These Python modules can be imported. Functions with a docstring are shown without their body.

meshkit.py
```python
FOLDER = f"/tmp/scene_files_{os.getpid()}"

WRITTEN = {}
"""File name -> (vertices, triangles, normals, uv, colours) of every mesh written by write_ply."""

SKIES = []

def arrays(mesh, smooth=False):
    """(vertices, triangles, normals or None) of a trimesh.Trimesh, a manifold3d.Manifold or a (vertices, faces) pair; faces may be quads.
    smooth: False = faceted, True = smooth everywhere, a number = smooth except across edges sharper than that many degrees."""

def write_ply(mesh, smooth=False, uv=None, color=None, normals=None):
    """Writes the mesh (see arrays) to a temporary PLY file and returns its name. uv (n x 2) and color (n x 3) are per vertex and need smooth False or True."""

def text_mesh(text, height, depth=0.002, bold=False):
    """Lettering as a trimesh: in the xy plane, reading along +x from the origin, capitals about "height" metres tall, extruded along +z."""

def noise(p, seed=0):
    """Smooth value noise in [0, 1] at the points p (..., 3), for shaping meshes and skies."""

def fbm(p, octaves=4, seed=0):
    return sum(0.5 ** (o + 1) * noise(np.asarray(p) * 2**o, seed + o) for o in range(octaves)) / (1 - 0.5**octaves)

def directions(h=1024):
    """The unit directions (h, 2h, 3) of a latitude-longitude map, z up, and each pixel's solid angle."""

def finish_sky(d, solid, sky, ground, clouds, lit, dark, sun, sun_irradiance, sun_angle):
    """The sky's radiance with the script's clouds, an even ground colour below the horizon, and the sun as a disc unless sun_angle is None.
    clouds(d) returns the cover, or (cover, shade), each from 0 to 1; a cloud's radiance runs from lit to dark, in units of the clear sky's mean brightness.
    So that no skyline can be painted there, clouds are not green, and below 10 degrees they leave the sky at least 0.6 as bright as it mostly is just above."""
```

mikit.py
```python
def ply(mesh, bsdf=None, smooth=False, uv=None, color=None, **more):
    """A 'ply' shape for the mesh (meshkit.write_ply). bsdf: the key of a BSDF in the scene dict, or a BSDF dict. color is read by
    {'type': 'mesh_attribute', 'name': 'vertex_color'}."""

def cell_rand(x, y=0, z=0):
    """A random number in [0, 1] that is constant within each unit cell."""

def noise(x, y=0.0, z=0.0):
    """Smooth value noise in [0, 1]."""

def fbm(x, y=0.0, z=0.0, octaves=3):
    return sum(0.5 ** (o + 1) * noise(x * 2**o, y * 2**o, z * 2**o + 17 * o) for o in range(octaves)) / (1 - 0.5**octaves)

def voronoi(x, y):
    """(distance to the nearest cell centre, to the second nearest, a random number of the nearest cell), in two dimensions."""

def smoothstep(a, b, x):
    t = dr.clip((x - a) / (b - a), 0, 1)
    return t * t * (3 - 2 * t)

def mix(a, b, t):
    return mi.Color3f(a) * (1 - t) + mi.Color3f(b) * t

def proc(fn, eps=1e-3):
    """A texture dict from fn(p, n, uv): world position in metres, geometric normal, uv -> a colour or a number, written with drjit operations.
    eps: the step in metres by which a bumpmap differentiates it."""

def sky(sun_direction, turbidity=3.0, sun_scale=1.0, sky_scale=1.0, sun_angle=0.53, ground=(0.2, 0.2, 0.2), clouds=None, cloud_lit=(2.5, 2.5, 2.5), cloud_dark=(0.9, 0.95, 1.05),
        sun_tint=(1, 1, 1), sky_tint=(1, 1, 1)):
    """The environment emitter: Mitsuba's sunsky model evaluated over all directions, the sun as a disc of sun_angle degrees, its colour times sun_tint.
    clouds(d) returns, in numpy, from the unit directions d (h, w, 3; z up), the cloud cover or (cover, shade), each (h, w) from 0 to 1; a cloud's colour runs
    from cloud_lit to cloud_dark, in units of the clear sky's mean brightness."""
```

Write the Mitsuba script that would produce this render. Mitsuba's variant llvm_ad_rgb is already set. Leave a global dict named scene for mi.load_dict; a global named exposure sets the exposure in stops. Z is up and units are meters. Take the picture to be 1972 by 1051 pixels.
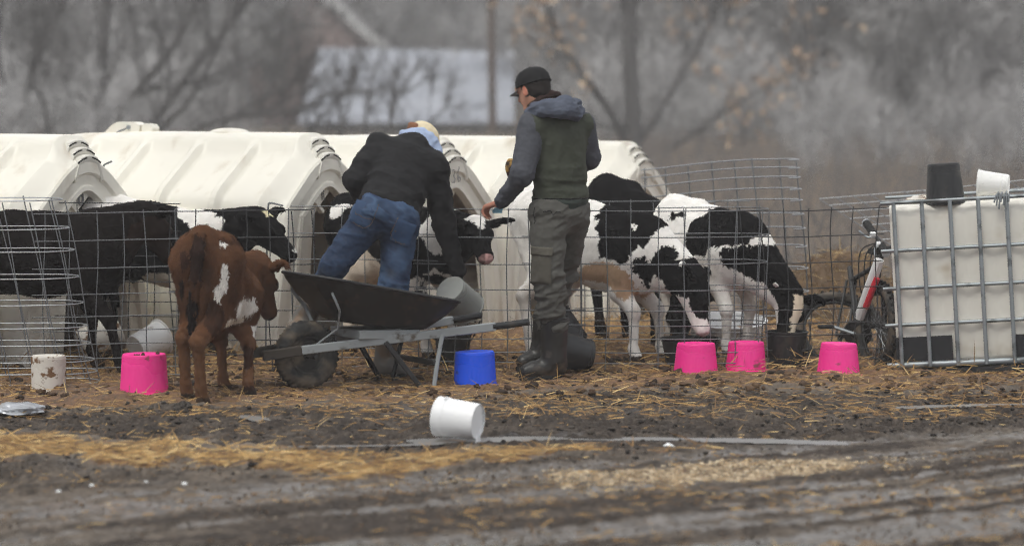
import math, random
import numpy as np, trimesh, drjit as dr, mitsuba as mi
import mikit, meshkit
from mikit import proc, noise, fbm, mix, smoothstep
T = mi.ScalarTransform4f
rng = np.random.default_rng(7); random.seed(7)
scene, labels = {}, {}

# ---------------------------------------------------------------- camera, light, exposure
scene['camera'] = {'type': 'thinlens', 'fov': 19.66, 'fov_axis': 'x', 'near_clip': 0.1, 'far_clip': 2000.0,
                   'aperture_radius': 0.030, 'focus_distance': 16.9,
                   'to_world': T().look_at(origin=[0, 0, 1.65], target=[0, 10, 1.65 - 10 * math.tan(math.radians(3.502))], up=[0, 0, 1]),
                   'medium': {'type': 'ref', 'id': 'air'}}
scene['sky'] = mikit.sky([-0.25, -0.5, 0.85], turbidity=4, sun_scale=0.2, sun_angle=25, sun_tint=(0.85, 1.0, 1.2), clouds=lambda d: 1.0,
                         cloud_lit=(0.985, 1.0, 1.04), cloud_dark=(0.9, 0.95, 1.05), ground=(0.1, 0.1, 0.1))
exposure = 2.92
scene['air'] = {'type': 'homogeneous', 'albedo': {'type': 'rgb', 'value': [0.95, 0.95, 0.955]}, 'sigma_t': 0.0019}
scene['haze'] = {'type': 'cube', 'to_world': T().translate([0, 200, 17]).scale([300, 280, 19.5]), 'bsdf': {'type': 'null'},
                 'interior': {'type': 'ref', 'id': 'air'}}
labels['haze'] = {'label': 'thin grey winter mist', 'kind': 'stuff'}

# ---------------------------------------------------------------- registry
used = set()
def newkey(name, parent=None):
    base = f'{parent}__{name}' if parent else name
    k, i = base, 0
    while k in used:
        i += 1; k = f'{base}_{i:03d}'
    used.add(k); return k
def tag(k, label=None, cat=None, group=None, kind=None):
    d = {}
    if label: d['label'] = label
    if cat: d['category'] = cat
    if group: d['group'] = group
    if kind: d['kind'] = kind
    labels[k] = d; return k
def thing(name, label, cat, group=None):
    return tag(newkey(name), label, cat, group)
def part(parent, name, mesh, mat, smooth=35, color=None, label=None, kind=None, to_world=None, uv=None, normals=None):
    k = newkey(name, parent)
    if isinstance(mesh, dict): d = dict(mesh)
    elif normals is not None:
        d = {'type': 'ply', 'filename': meshkit.write_ply(mesh, True, uv, color, normals), 'face_normals': False, 'bsdf': {'type': 'ref', 'id': mat}}
    else:
        if color is not None and smooth not in (True, False): smooth = True
        d = mikit.ply(mesh, mat, smooth=smooth, color=color, uv=uv)
    if to_world is not None: d['to_world'] = to_world
    scene[k] = d
    if label or kind: tag(k, label, None, None, kind)
    return k
def single(name, mesh, mat, label, cat=None, group=None, kind=None, **kw):
    k = part(None, name, mesh, mat, **kw); tag(k, label, cat, group, kind); return k

# ---------------------------------------------------------------- materials
def srgb(r, g, b):
    c = np.array([r, g, b]) / 255.0
    return np.where(c <= 0.04045, c / 12.92, ((c + 0.055) / 1.055) ** 2.4)
def principled(col, rough=0.6, spec=0.5, **kw):
    c = col if isinstance(col, dict) else {'type': 'rgb', 'value': [float(x) for x in col]}
    r = rough if isinstance(rough, dict) else float(rough)
    return {'type': 'twosided', 'b': {'type': 'principled', 'base_color': c, 'roughness': r, 'specular': spec, **kw}}
VC = {'type': 'mesh_attribute', 'name': 'vertex_color'}
scene['painted'] = principled(VC, 0.75, 0.3)           # colour given per vertex: cloth, dirt, straw
scene['coat_mat'] = principled(VC, 0.8, 0.06)
scene['rubber_mat'] = principled(VC, 0.42, 0.4)
scene['soil_mat'] = principled(VC, 0.8, 0.3)
def dirty(base, dirt, scale=9.0, lo=0.52, hi=0.75, zdirt=None, amount=1.0, zs=1.0):
    """plastic or metal with blotches of dirt, more of it near the ground when zdirt is given"""
    base, dirt = [float(x) for x in base], [float(x) for x in dirt]
    def fn(p, n, uv):
        m = fbm(p.x * scale, p.y * scale, p.z * scale * zs, octaves=4)
        if zdirt: m = m + 0.25 * smoothstep(zdirt, 0.0, p.z)
        m = smoothstep(lo, hi, m) * amount
        t = 0.94 + 0.12 * noise(p.x * 2.3, p.y * 2.3, p.z * 2.3)
        return mix(base, dirt, m) * t
    return proc(fn)
BROWN = srgb(105, 82, 60)
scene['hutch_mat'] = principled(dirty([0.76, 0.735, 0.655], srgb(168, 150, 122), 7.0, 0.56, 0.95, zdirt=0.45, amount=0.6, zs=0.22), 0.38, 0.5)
scene['vent_mat'] = principled([0.66, 0.64, 0.58], 0.5)
scene['slot_mat'] = principled([0.01, 0.01, 0.01], 0.8)
scene['ink_mat'] = principled([0.16, 0.16, 0.17], 0.7)
scene['hutch_inside_shade_mat'] = principled(dirty([0.62, 0.58, 0.52], srgb(112, 98, 82), 4.0, 0.5, 0.75, zdirt=0.5), 0.6)  # inside darker than the shell: interior shade put into base colour, plus dirt
scene['wire_dark_mat'] = principled([0.045, 0.047, 0.05], 0.5, 0.5, metallic=0.4)
scene['wire_mat'] = principled([0.19, 0.2, 0.21], 0.45, 0.5, metallic=0.6)
scene['wire_bright_mat'] = principled([0.46, 0.48, 0.50], 0.4, 0.5, metallic=0.6)
scene['galv_mat'] = principled(dirty([0.30, 0.33, 0.35], srgb(95, 100, 102), 14.0, 0.5, 0.8), 0.42, 0.5, metallic=0.5)
scene['tank_mat'] = principled(dirty([0.69, 0.67, 0.61], srgb(165, 150, 125), 5.0, 0.6, 0.95, zdirt=0.25, amount=0.8), 0.4)
scene['black_plastic_mat'] = principled(dirty([0.017, 0.018, 0.02], srgb(70, 62, 52), 12.0, 0.58, 0.85, amount=0.6), 0.45)
scene['black_sheet_mat'] = principled([0.012, 0.013, 0.016], 0.5)
scene['pink_mat'] = principled(dirty([0.93, 0.035, 0.30], srgb(110, 70, 55), 16.0, 0.70, 0.80, amount=0.8), 0.42)
scene['blue_mat'] = principled(dirty([0.012, 0.09, 0.80], srgb(60, 70, 110), 16.0, 0.72, 0.85, amount=0.6), 0.38)
scene['white_plastic_mat'] = principled(dirty([0.80, 0.80, 0.78], srgb(130, 115, 95), 22.0, 0.68, 0.85, amount=0.5), 0.4)
scene['clean_white_mat'] = principled([0.82, 0.83, 0.84], 0.4)
scene['soiled_white_mat'] = principled(dirty([0.66, 0.63, 0.57], srgb(115, 85, 58), 26.0, 0.53, 0.66), 0.55)
scene['grey_bucket_mat'] = principled(dirty([0.24, 0.25, 0.24], srgb(140, 130, 112), 12.0, 0.5, 0.8), 0.5)
scene['tyre_mat'] = principled(dirty([0.022, 0.022, 0.022], srgb(98, 88, 76), 10.0, 0.42, 0.75), 0.75)
scene['tray_mat'] = principled(dirty([0.012, 0.011, 0.011], srgb(62, 40, 28), 14.0, 0.55, 0.85), 0.5)
scene['bar_mat'] = principled(dirty([0.27, 0.29, 0.30], srgb(80, 70, 60), 18.0, 0.55, 0.8), 0.45, 0.5)
scene['dark_metal_mat'] = principled([0.02, 0.02, 0.021], 0.5)
scene['wood_dark_mat'] = principled(dirty(srgb(62, 56, 50), srgb(40, 36, 33), 12.0, 0.4, 0.7), 0.8)
scene['red_mat'] = principled([0.55, 0.03, 0.05], 0.3)
scene['eye_mat'] = principled([0.008, 0.007, 0.007], 0.08, 0.6)
scene['tag_mat'] = principled([0.75, 0.76, 0.72], 0.5)
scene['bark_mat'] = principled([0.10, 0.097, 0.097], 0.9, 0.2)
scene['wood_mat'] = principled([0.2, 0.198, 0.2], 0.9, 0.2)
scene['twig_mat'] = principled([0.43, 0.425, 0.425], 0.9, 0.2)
scene['deadleaf_mat'] = principled(VC, 0.8, 0.2)

# ---------------------------------------------------------------- mesh helpers
V = lambda *a: np.array(a, float)
def unit(v):
    v = np.asarray(v, float); return v / (np.linalg.norm(v) + 1e-12)
def cat(ms): return trimesh.util.concatenate([m if isinstance(m, trimesh.Trimesh) else trimesh.Trimesh(*m, process=False) for m in ms])
def tube(pts, r, n=6, cap=True, flat=None):
    """swept circle (radius r, a number or one per point) along pts"""
    pts = np.asarray(pts, float); m = len(pts); r = np.broadcast_to(np.asarray(r, float), (m,))
    t = np.gradient(pts, axis=0); t /= np.linalg.norm(t, axis=1, keepdims=True) + 1e-12
    up = V(0, 0, 1) if abs(t[0][2]) < 0.9 else V(1, 0, 0)
    rings = []; a = unit(np.cross(t[0], up))
    ang = np.arange(n) * 2 * math.pi / n
    for i in range(m):
        a = unit(a - t[i] * np.dot(a, t[i])); b = np.cross(t[i], a)
        s = flat if flat else 1.0
        rings.append(pts[i] + r[i] * (np.cos(ang)[:, None] * a + s * np.sin(ang)[:, None] * b))
    v = np.vstack(rings); f = []
    for i in range(m - 1):
        for j in range(n):
            k = (j + 1) % n
            f += [[i * n + j, i * n + k, (i + 1) * n + k], [i * n + j, (i + 1) * n + k, (i + 1) * n + j]]
    if cap:
        for base, rev in ((0, True), ((m - 1) * n, False)):
            for j in range(1, n - 1):
                f.append([base, base + j + 1, base + j] if rev else [base, base + j, base + j + 1])
    return trimesh.Trimesh(v, np.array(f)[:, ::-1] if False else np.array(f), process=False)
def bezier(p, n=12):
    p = np.asarray(p, float); t = np.linspace(0, 1, n)[:, None]
    while len(p.shape) == 2 and p.shape[0] > 1:
        break
    k = len(p) - 1
    return sum(math.comb(k, i) * (1 - t) ** (k - i) * t ** i * p[i] for i in range(k + 1))
def spline(p, n=6):
    """Catmull-Rom through the points"""
    p = np.asarray(p, float); q = np.vstack([2 * p[0] - p[1], p, 2 * p[-1] - p[-2]]); out = []
    for i in range(1, len(q) - 2):
        for t in np.linspace(0, 1, n, endpoint=False):
            a, b, c, d = q[i - 1:i + 3]
            out.append(0.5 * (2 * b + (c - a) * t + (2 * a - 5 * b + 4 * c - d) * t * t + (3 * b - a - 3 * c + d) * t ** 3))
    return np.vstack(out + [p[-1]])
def lathe(prof, n=40, warp=None):
    """profile [(r, z)...] revolved about z"""
    prof = np.asarray(prof, float); m = len(prof); a = np.arange(n) * 2 * math.pi / n
    v = np.stack([np.outer(prof[:, 0], np.cos(a)), np.outer(prof[:, 0], np.sin(a)), np.repeat(prof[:, 1:2], n, 1)], -1).reshape(-1, 3)
    f = []
    for i in range(m - 1):
        for j in range(n):
            k = (j + 1) % n
            f += [[i * n + j, i * n + k, (i + 1) * n + k], [i * n + j, (i + 1) * n + k, (i + 1) * n + j]]
    return trimesh.Trimesh(v, np.array(f), process=False)
def box(c, s, R=None, bevel=0.0):
    if bevel > 0:
        m = trimesh.Trimesh(np.array([[x, y, z] for x in (-1, 1) for y in (-1, 1) for z in (-1, 1)]) * 1.0)
        h = np.array(s) / 2.0; pts = []
        for sx in (-1, 1):
            for sy in (-1, 1):
                for sz in (-1, 1):
                    q = np.array([sx, sy, sz]); pts += [q * (h - [0, bevel, bevel]), q * (h - [bevel, 0, bevel]), q * (h - [bevel, bevel, 0])]
        m = trimesh.convex.convex_hull(np.array(pts))
    else:
        m = trimesh.creation.box(s)
    v = np.array(m.vertices)
    if R is not None: v = v @ np.asarray(R).T
    return trimesh.Trimesh(v + np.array(c), m.faces, process=False)
def frame(d, up=(0, 0, 1)):
    """columns: along d, sideways, up"""
    x = unit(d); y = unit(np.cross(up, x)); return np.stack([x, y, np.cross(x, y)], 1)
def moved(m, R=None, t=(0, 0, 0), s=1.0):
    v = np.array(m.vertices) * s
    if R is not None: v = v @ np.asarray(R).T
    return trimesh.Trimesh(v + np.array(t), np.array(m.faces), process=False)
def rotz(a): c, s = math.cos(a), math.sin(a); return np.array([[c, -s, 0], [s, c, 0], [0, 0, 1.0]])
def rotx(a): c, s = math.cos(a), math.sin(a); return np.array([[1.0, 0, 0], [0, c, -s], [0, s, c]])
def roty(a): c, s = math.cos(a), math.sin(a); return np.array([[c, 0, s], [0, 1.0, 0], [-s, 0, c]])

# ---------------------------------------------------------------- organic modelling: blended round bones on a grid, then surface nets
class Clay:
    def __init__(self, h=0.008): self.h, self.p = h, []
    def bone(self, a, b, ra, rb, k=0.03, flat=None, op='add'):
        self.p.append(('b', V(*a), V(*b), ra, rb, k, flat, op)); return self
    def chain(self, pts, rs, k=0.02, flat=None):
        for i in range(len(pts) - 1): self.bone(pts[i], pts[i + 1], rs[i], rs[i + 1], k, flat)
        return self
    def ell(self, c, r, R=None, k=0.03, op='add'):
        self.p.append(('e', V(*c), V(*r), np.eye(3) if R is None else np.asarray(R), None, k, None, op)); return self
    def build(self):
        h = self.h; lo, hi = [], []
        for q in self.p:
            if q[0] == 'b': R = max(q[3], q[4]); a, b = np.minimum(q[1], q[2]) - R, np.maximum(q[1], q[2]) + R
            else: R = q[2].max(); a, b = q[1] - R, q[1] + R
            lo.append(a); hi.append(b)
        o = np.min(lo, 0) - 4 * h; n = np.ceil((np.max(hi, 0) + 4 * h - o) / h).astype(int) + 1
        F = np.full(n, 9.0, np.float32)
        for q, a, b in zip(self.p, lo, hi):
            k = q[5]; m = k + 3 * h
            i0 = np.maximum(np.floor((a - m - o) / h).astype(int), 0); i1 = np.minimum(np.ceil((b + m - o) / h).astype(int) + 1, n)
            sl = tuple(slice(x, y) for x, y in zip(i0, i1))
            g = np.stack(np.meshgrid(*[(np.arange(x, y) * h + c).astype(np.float32) for x, y, c in zip(i0, i1, o)], indexing='ij'), -1)
            if q[0] == 'b':
                if q[6] is not None:
                    ax, fa = unit(q[6][0]).astype(np.float32), q[6][1]
                    mid = ((q[1] + q[2]) / 2).astype(np.float32); g = g + ((g - mid) @ ax)[..., None] * ax * (1 / fa - 1)
                A, B = q[1].astype(np.float32), q[2].astype(np.float32); ba = B - A
                t = np.clip(((g - A) @ ba) / max(float(ba @ ba), 1e-9), 0, 1)
                d = np.linalg.norm(g - A - t[..., None] * ba, axis=-1) - (q[3] + (q[4] - q[3]) * t)
                if q[6] is not None: d = d * min(1.0, q[6][1] * 1.2)
            else:
                u = (g - q[1].astype(np.float32)) @ q[3].astype(np.float32); r = q[2].astype(np.float32)
                k0 = np.linalg.norm(u / r, axis=-1); k1 = np.linalg.norm(u / (r * r), axis=-1) + 1e-6
                d = k0 * (k0 - 1) / k1
            S = F[sl]
            if q[7] == 'sub': S, d = -S, d
            hh = np.clip(0.5 + 0.5 * (S - d) / k, 0, 1); res = S * (1 - hh) + d * hh - k * hh * (1 - hh)
            F[sl] = -res if q[7] == 'sub' else res
        return surface(F, o, h)
def surface(F, o, h):
    s = F < 0; c = np.zeros(np.array(F.shape) - 1, np.int8)
    offs = [(i, j, k) for i in (0, 1) for j in (0, 1) for k in (0, 1)]
    N = c.shape
    for i, j, k in offs: c += s[i:i + N[0], j:j + N[1], k:k + N[2]]
    cells = np.argwhere((c > 0) & (c < 8)); idx = -np.ones(N, np.int32); idx[tuple(cells.T)] = np.arange(len(cells))
    val = np.stack([F[tuple((cells + q).T)] for q in offs], 1); acc = np.zeros((len(cells), 3)); cnt = np.zeros(len(cells))
    for a in range(8):
        for b in range(a + 1, 8):
            if sum(abs(x - y) for x, y in zip(offs[a], offs[b])) != 1: continue
            va, vb = val[:, a], val[:, b]; m = (va < 0) != (vb < 0); t = np.where(m, va / np.where(m, va - vb, 1), 0)
            p = np.array(offs[a]) + t[:, None] * (np.array(offs[b]) - np.array(offs[a])); acc += p * m[:, None]; cnt += m
    v = (cells + acc / cnt[:, None]) * h + o; faces = []
    for ax in range(3):
        u, w = (ax + 1) % 3, (ax + 2) % 3
        A = [slice(None)] * 3; B = [slice(None)] * 3; A[ax] = slice(0, -1); B[ax] = slice(1, None)
        sa, sb = s[tuple(A)], s[tuple(B)]; e = np.argwhere(sa != sb)
        e = e[(e[:, u] > 0) & (e[:, w] > 0) & (e[:, u] < N[u]) & (e[:, w] < N[w])]
        du, dw = np.eye(3, dtype=int)[u], np.eye(3, dtype=int)[w]
        q = np.stack([idx[tuple((e - du - dw).T)], idx[tuple((e - dw).T)], idx[tuple(e.T)], idx[tuple((e - du).T)]], 1)
        flip = ~sa[tuple(e.T)]; q[flip] = q[flip][:, ::-1]; faces.append(q)
    q = np.vstack(faces); q = q[(q >= 0).all(1)]
    m = trimesh.Trimesh(v, np.vstack([q[:, [0, 1, 2]], q[:, [0, 2, 3]]]), process=False)
    e = m.edges_unique; from scipy.sparse import coo_matrix
    W = coo_matrix((np.ones(len(e) * 2), (np.r_[e[:, 0], e[:, 1]], np.r_[e[:, 1], e[:, 0]])), shape=(len(v), len(v))).tocsr()
    W = W.multiply(1 / np.maximum(np.asarray(W.sum(1)), 1)).tocsr(); x = np.array(v)
    for lam in (0.5, -0.52, 0.5, -0.52, 0.5, -0.52): x = x + lam * (W @ x - x)
    return trimesh.Trimesh(x, m.faces, process=False)
def vnormals(m):
    v, f = np.array(m.vertices), np.array(m.faces); n = np.zeros_like(v); fn = np.cross(v[f[:, 1]] - v[f[:, 0]], v[f[:, 2]] - v[f[:, 0]])
    for k in range(3): np.add.at(n, f[:, k], fn)
    return n / (np.linalg.norm(n, axis=1, keepdims=True) + 1e-20)
def scatter_on(m, count, seed=0, weight=None):
    """points on the mesh: (points, normals, face barycentric vertex ids, weights)"""
    r = np.random.default_rng(seed); v, f = np.array(m.vertices), np.array(m.faces)
    a = np.linalg.norm(np.cross(v[f[:, 1]] - v[f[:, 0]], v[f[:, 2]] - v[f[:, 0]]), axis=1)
    if weight is not None: a = a * weight[f].mean(1)
    i = r.choice(len(f), count, p=a / a.sum()); b = r.dirichlet([1, 1, 1], count)
    return f[i], b
def strands(base, direction, normal, length, width, color, seed=0, bend=0.0):
    """thin blades: base points, unit directions, lengths; each blade two triangles tapering to a point; returns mesh, colours, normals"""
    r = np.random.default_rng(seed); n = len(base); side = np.cross(direction, r.normal(size=(n, 3))); side /= np.linalg.norm(side, axis=1, keepdims=True) + 1e-9
    L = np.asarray(length)[:, None]; W = np.broadcast_to(np.asarray(width), (n,))[:, None]
    mid = base + direction * L * 0.55; tip = base + direction * L + np.array([0, 0, -1.0]) * L * bend
    v = np.stack([base - side * W / 2, base + side * W / 2, mid + side * W * 0.4, mid - side * W * 0.4, tip], 1).reshape(-1, 3)
    i = np.arange(n)[:, None] * 5
    f = np.concatenate([i + [0, 1, 2], i + [0, 2, 3], i + [3, 2, 4]], 1).reshape(-1, 3)
    return (v, f), np.repeat(color, 5, 0), np.repeat(normal, 5, 0)

# ---------------------------------------------------------------- the ground: one sheet from the camera to the wooded rise
def ss(a, b, x): t = np.clip((x - a) / (b - a), 0, 1); return t * t * (3 - 2 * t)
def nz(x, y, s, seed=0, oct=3): return meshkit.fbm(np.stack([x * s, y * s, x * 0 + seed * 3.7], -1), oct, seed)
TD = unit(V(0.85, 0.53)) # the way the vehicles drive past
def zones(x, y):
    """(tone on the ramp dark mud - grey mud - brown dirt - straw, wetness, roughness of relief, rut weight, straw cover)"""
    w = (nz(x, y, 1.3, 1) - 0.5) * 1.1; w2 = (nz(x, y, 3.5, 2) - 0.5)
    far = ss(15.2, 15.75, y + 0.55 * w - 0.95 * ss(-0.9, 0.6, x))           # trampled brown earth by the fence
    a, b = x * TD[0] + (y - 12) * TD[1], -x * TD[1] + (y - 12) * TD[0]
    near = 1 - ss(0.55, 1.25, b + 0.5 * w - 0.35 * ss(0, -2, x))             # driven lane
    belt_y = np.interp(x, [-4, -2.4, -1.4, -0.65, -0.2, 0.25, 1.0], [14.15, 13.75, 13.35, 13.0, 13.35, 13.65, 13.7])
    belt_w = np.interp(x, [-4, -2.4, -1.4, -0.65, -0.2, 0.25, 0.6], [0.75, 0.62, 0.6, 0.5, 0.26, 0.14, 0.02])
    belt = ss(1.15, 0.25, np.abs(y - belt_y - 0.25 * w) / belt_w + 0.9 * w2 + 1.6 * (nz(x, y, 5.5, 3) - .47)) * (x < 1.0)
    ca, cb = (x - 0.95) * 0.9 + (y - 12.85) * 0.42, -(x - 0.95) * 0.42 + (y - 12.85) * 0.9
    chips = ss(1.15, 0.6, np.sqrt((ca / 0.86) ** 2 + (cb / 0.34) ** 2) + 0.9 * w2 + 0.2 * w + 1.0 * (nz(x, y, 7, 4) - .5))
    mud = (1 - far) * (1 - near) * (1 - belt)
    rut = nz(b * 1.0, a * 0.10, 4.2, 5, 4)
    rut2 = nz(b * 1.0, a * 0.05, 11.0, 6, 3)
    tone = -0.05 + 0.6 * nz(x, y, 2.2, 8) + 0.5 * (nz(x, y, 8, 9) - .5) + 0.2 * w2
    lane = np.minimum(0.1 + 1.1 * ss(0.38, 0.62, rut) + 0.9 * (rut2 - 0.5) + 0.25 * w2, 0.95)
    tone = tone * (1 - near) + lane * near
    brown = 1.75 + 0.9 * w + 1.1 * w2
    tone = tone * (1 - far) + brown * far
    pen = ss(17.3, 17.9, y) * ss(26, 22, y)
    tone = tone * (1 - pen) + (2.1 + 1.2 * w2 + 0.5 * w) * pen
    lt = ss(-0.4, -1.6, x) * ss(13.9, 12.9, y) * (1 - belt)
    tone = tone + lt * (0.2 + 0.6 * w)
    tone = tone * (1 - belt) + (1.75 + 1.2 * w2) * belt
    tone = tone * (1 - chips) + (1.5 + 0.9 * w2) * chips
    field = ss(23, 27, y); tone = tone * (1 - field) + (0.62 + 0.35 * w + 0.12 * ss(60, 90, y)) * field
    wet = near * ss(0.42, 0.62, rut) * (1 - chips) * 0.95 + mud * ss(0.5, 0.7, nz(x, y, 1.7, 11)) * 0.5
    wet = wet + ss(16.2, 16.6, y) * ss(17.3, 16.9, y) * ss(2.0, 2.7, x) * 0.8
    wet = wet * (1 - field) * (1 - belt)
    rough = 0.014 + 0.006 * near + 0.033 * mud + 0.018 * far * (1 - pen) + 0.014 * pen + 0.008 * belt
    return np.clip(tone, 0, 3.4), np.clip(wet, 0, 1), rough, near * (1 - chips), np.clip(far * 0.6 + belt + pen, 0, 1), rut, mud, chips
def puddles(x, y):
    """depth of the long shallow wheel-rut puddles"""
    w = nz(x, y, 2.6, 21) - 0.5
    c = np.interp(x, [-0.6, 0.2, 0.7, 1.3, 1.6], [13.98, 14.12, 14.07, 13.98, 13.9])
    p = ss(1.0, 0.2, np.abs(y - c + 0.2 * w) / (0.12 + 0.25 * np.clip(nz(x, y, 1.6, 23) - .35, 0, 1)) + 1.6 * np.abs(w)) * ss(-0.62, -0.3, x) * ss(1.75, 1.35, x)
    c2 = np.interp(x, [-1.5, -0.9, -0.3], [13.72, 13.75, 13.88])
    p2 = ss(1.0, 0.2, np.abs(y - c2) / 0.10 + 2.2 * np.abs(w)) * ss(-1.35, -1.0, x) * ss(-0.25, -0.45, x)
    p3 = ss(1.0, 0.2, np.abs(y - 15.62 - 0.25 * (x - 2.6)) / 0.14 + 1.5 * np.abs(w)) * ss(1.9, 2.2, x)
    p4 = ss(1.0, 0.2, np.sqrt(((x + 1.3) / 0.16) ** 2 + ((y - 14.95 - (x + 1.3) * -1.3) / 0.22) ** 2) + 1.3 * np.abs(w))
    return np.clip(p + p2 + p3 + 0.8 * p4, 0, 1)
WATER_Z = -0.006
def gz(x, y, detail=True):
    x, y = np.asarray(x, float), np.asarray(y, float)
    tone, wet, rough, near, st, rut, mud, chips = zones(x, y)
    near_ = ss(26, 21, y) * ss(6, 4, np.abs(x))
    z = (nz(x, y, 0.7, 31) - 0.5) * 0.05 * near_
    if detail:
        z = z + rough * near_ * ((nz(x, y, 6, 32, 4) - 0.5) * 2.2 + np.abs(nz(x, y, 5, 33) - 0.5) * 1.5 - 0.35 + 1.5 * (nz(x, y, 19, 35, 3) - 0.5))
        z = z + near * near_ * ((rut - 0.5) * -0.055)
    z = z + 0.035 * ss(17.6, 18.3, y) * near_
    pd = puddles(x, y); pw = ss(0, .12, pd); z = z * (1 - pw) + np.minimum(z * .25, WATER_Z + .004) * pw; pd = ss(.12, .6, pd); z = z * (1 - pd) + (WATER_Z - 0.02) * pd
    z = z - 0.18 * ss(20.0, 24.0, y) * ss(27, 24, y)
    hill = ss(150, 360, y) * (15 + 5 * (nz(x, y, 0.012, 41) - 0.5)) + ss(30, 70, y) * (nz(x, y, 0.06, 42) - 0.5) * 0.6
    return z + hill
def grow(a, b, s0, n): # n steps from a to b, the first s0 wide
    lo, hi = 1.0, 2.0
    for _ in range(60):
        m = (lo + hi) / 2
        if s0 * (m ** n - 1) / (m - 1 + 1e-12) < abs(b - a): lo = m
        else: hi = m
    return a + math.copysign(1, b - a) * np.cumsum(s0 * lo ** np.arange(n))
gxs = np.concatenate([grow(-3.4, -170, 0.03, 26)[::-1], np.arange(-3.4, 3.4, 0.0135), grow(3.4, 170, 0.03, 26)])
gys = np.concatenate([grow(9.9, -15, 0.05, 22)[::-1], np.arange(9.9, 19.4, 0.019), grow(19.4, 440, 0.03, 150)])
GX, GY = np.meshgrid(gxs, gys, indexing='ij')
GZ = gz(GX, GY); ZN = zones(GX, GY)
gi = np.arange(len(gxs) * len(gys)).reshape(len(gxs), -1)
gf = np.stack([gi[:-1, :-1], gi[1:, :-1], gi[1:, 1:], gi[:-1, 1:]], -1).reshape(-1, 4)
RAMP = [srgb(*c).tolist() for c in ((48, 40, 34), (92, 83, 74), (104, 80, 61), (156, 124, 84))]
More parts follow.
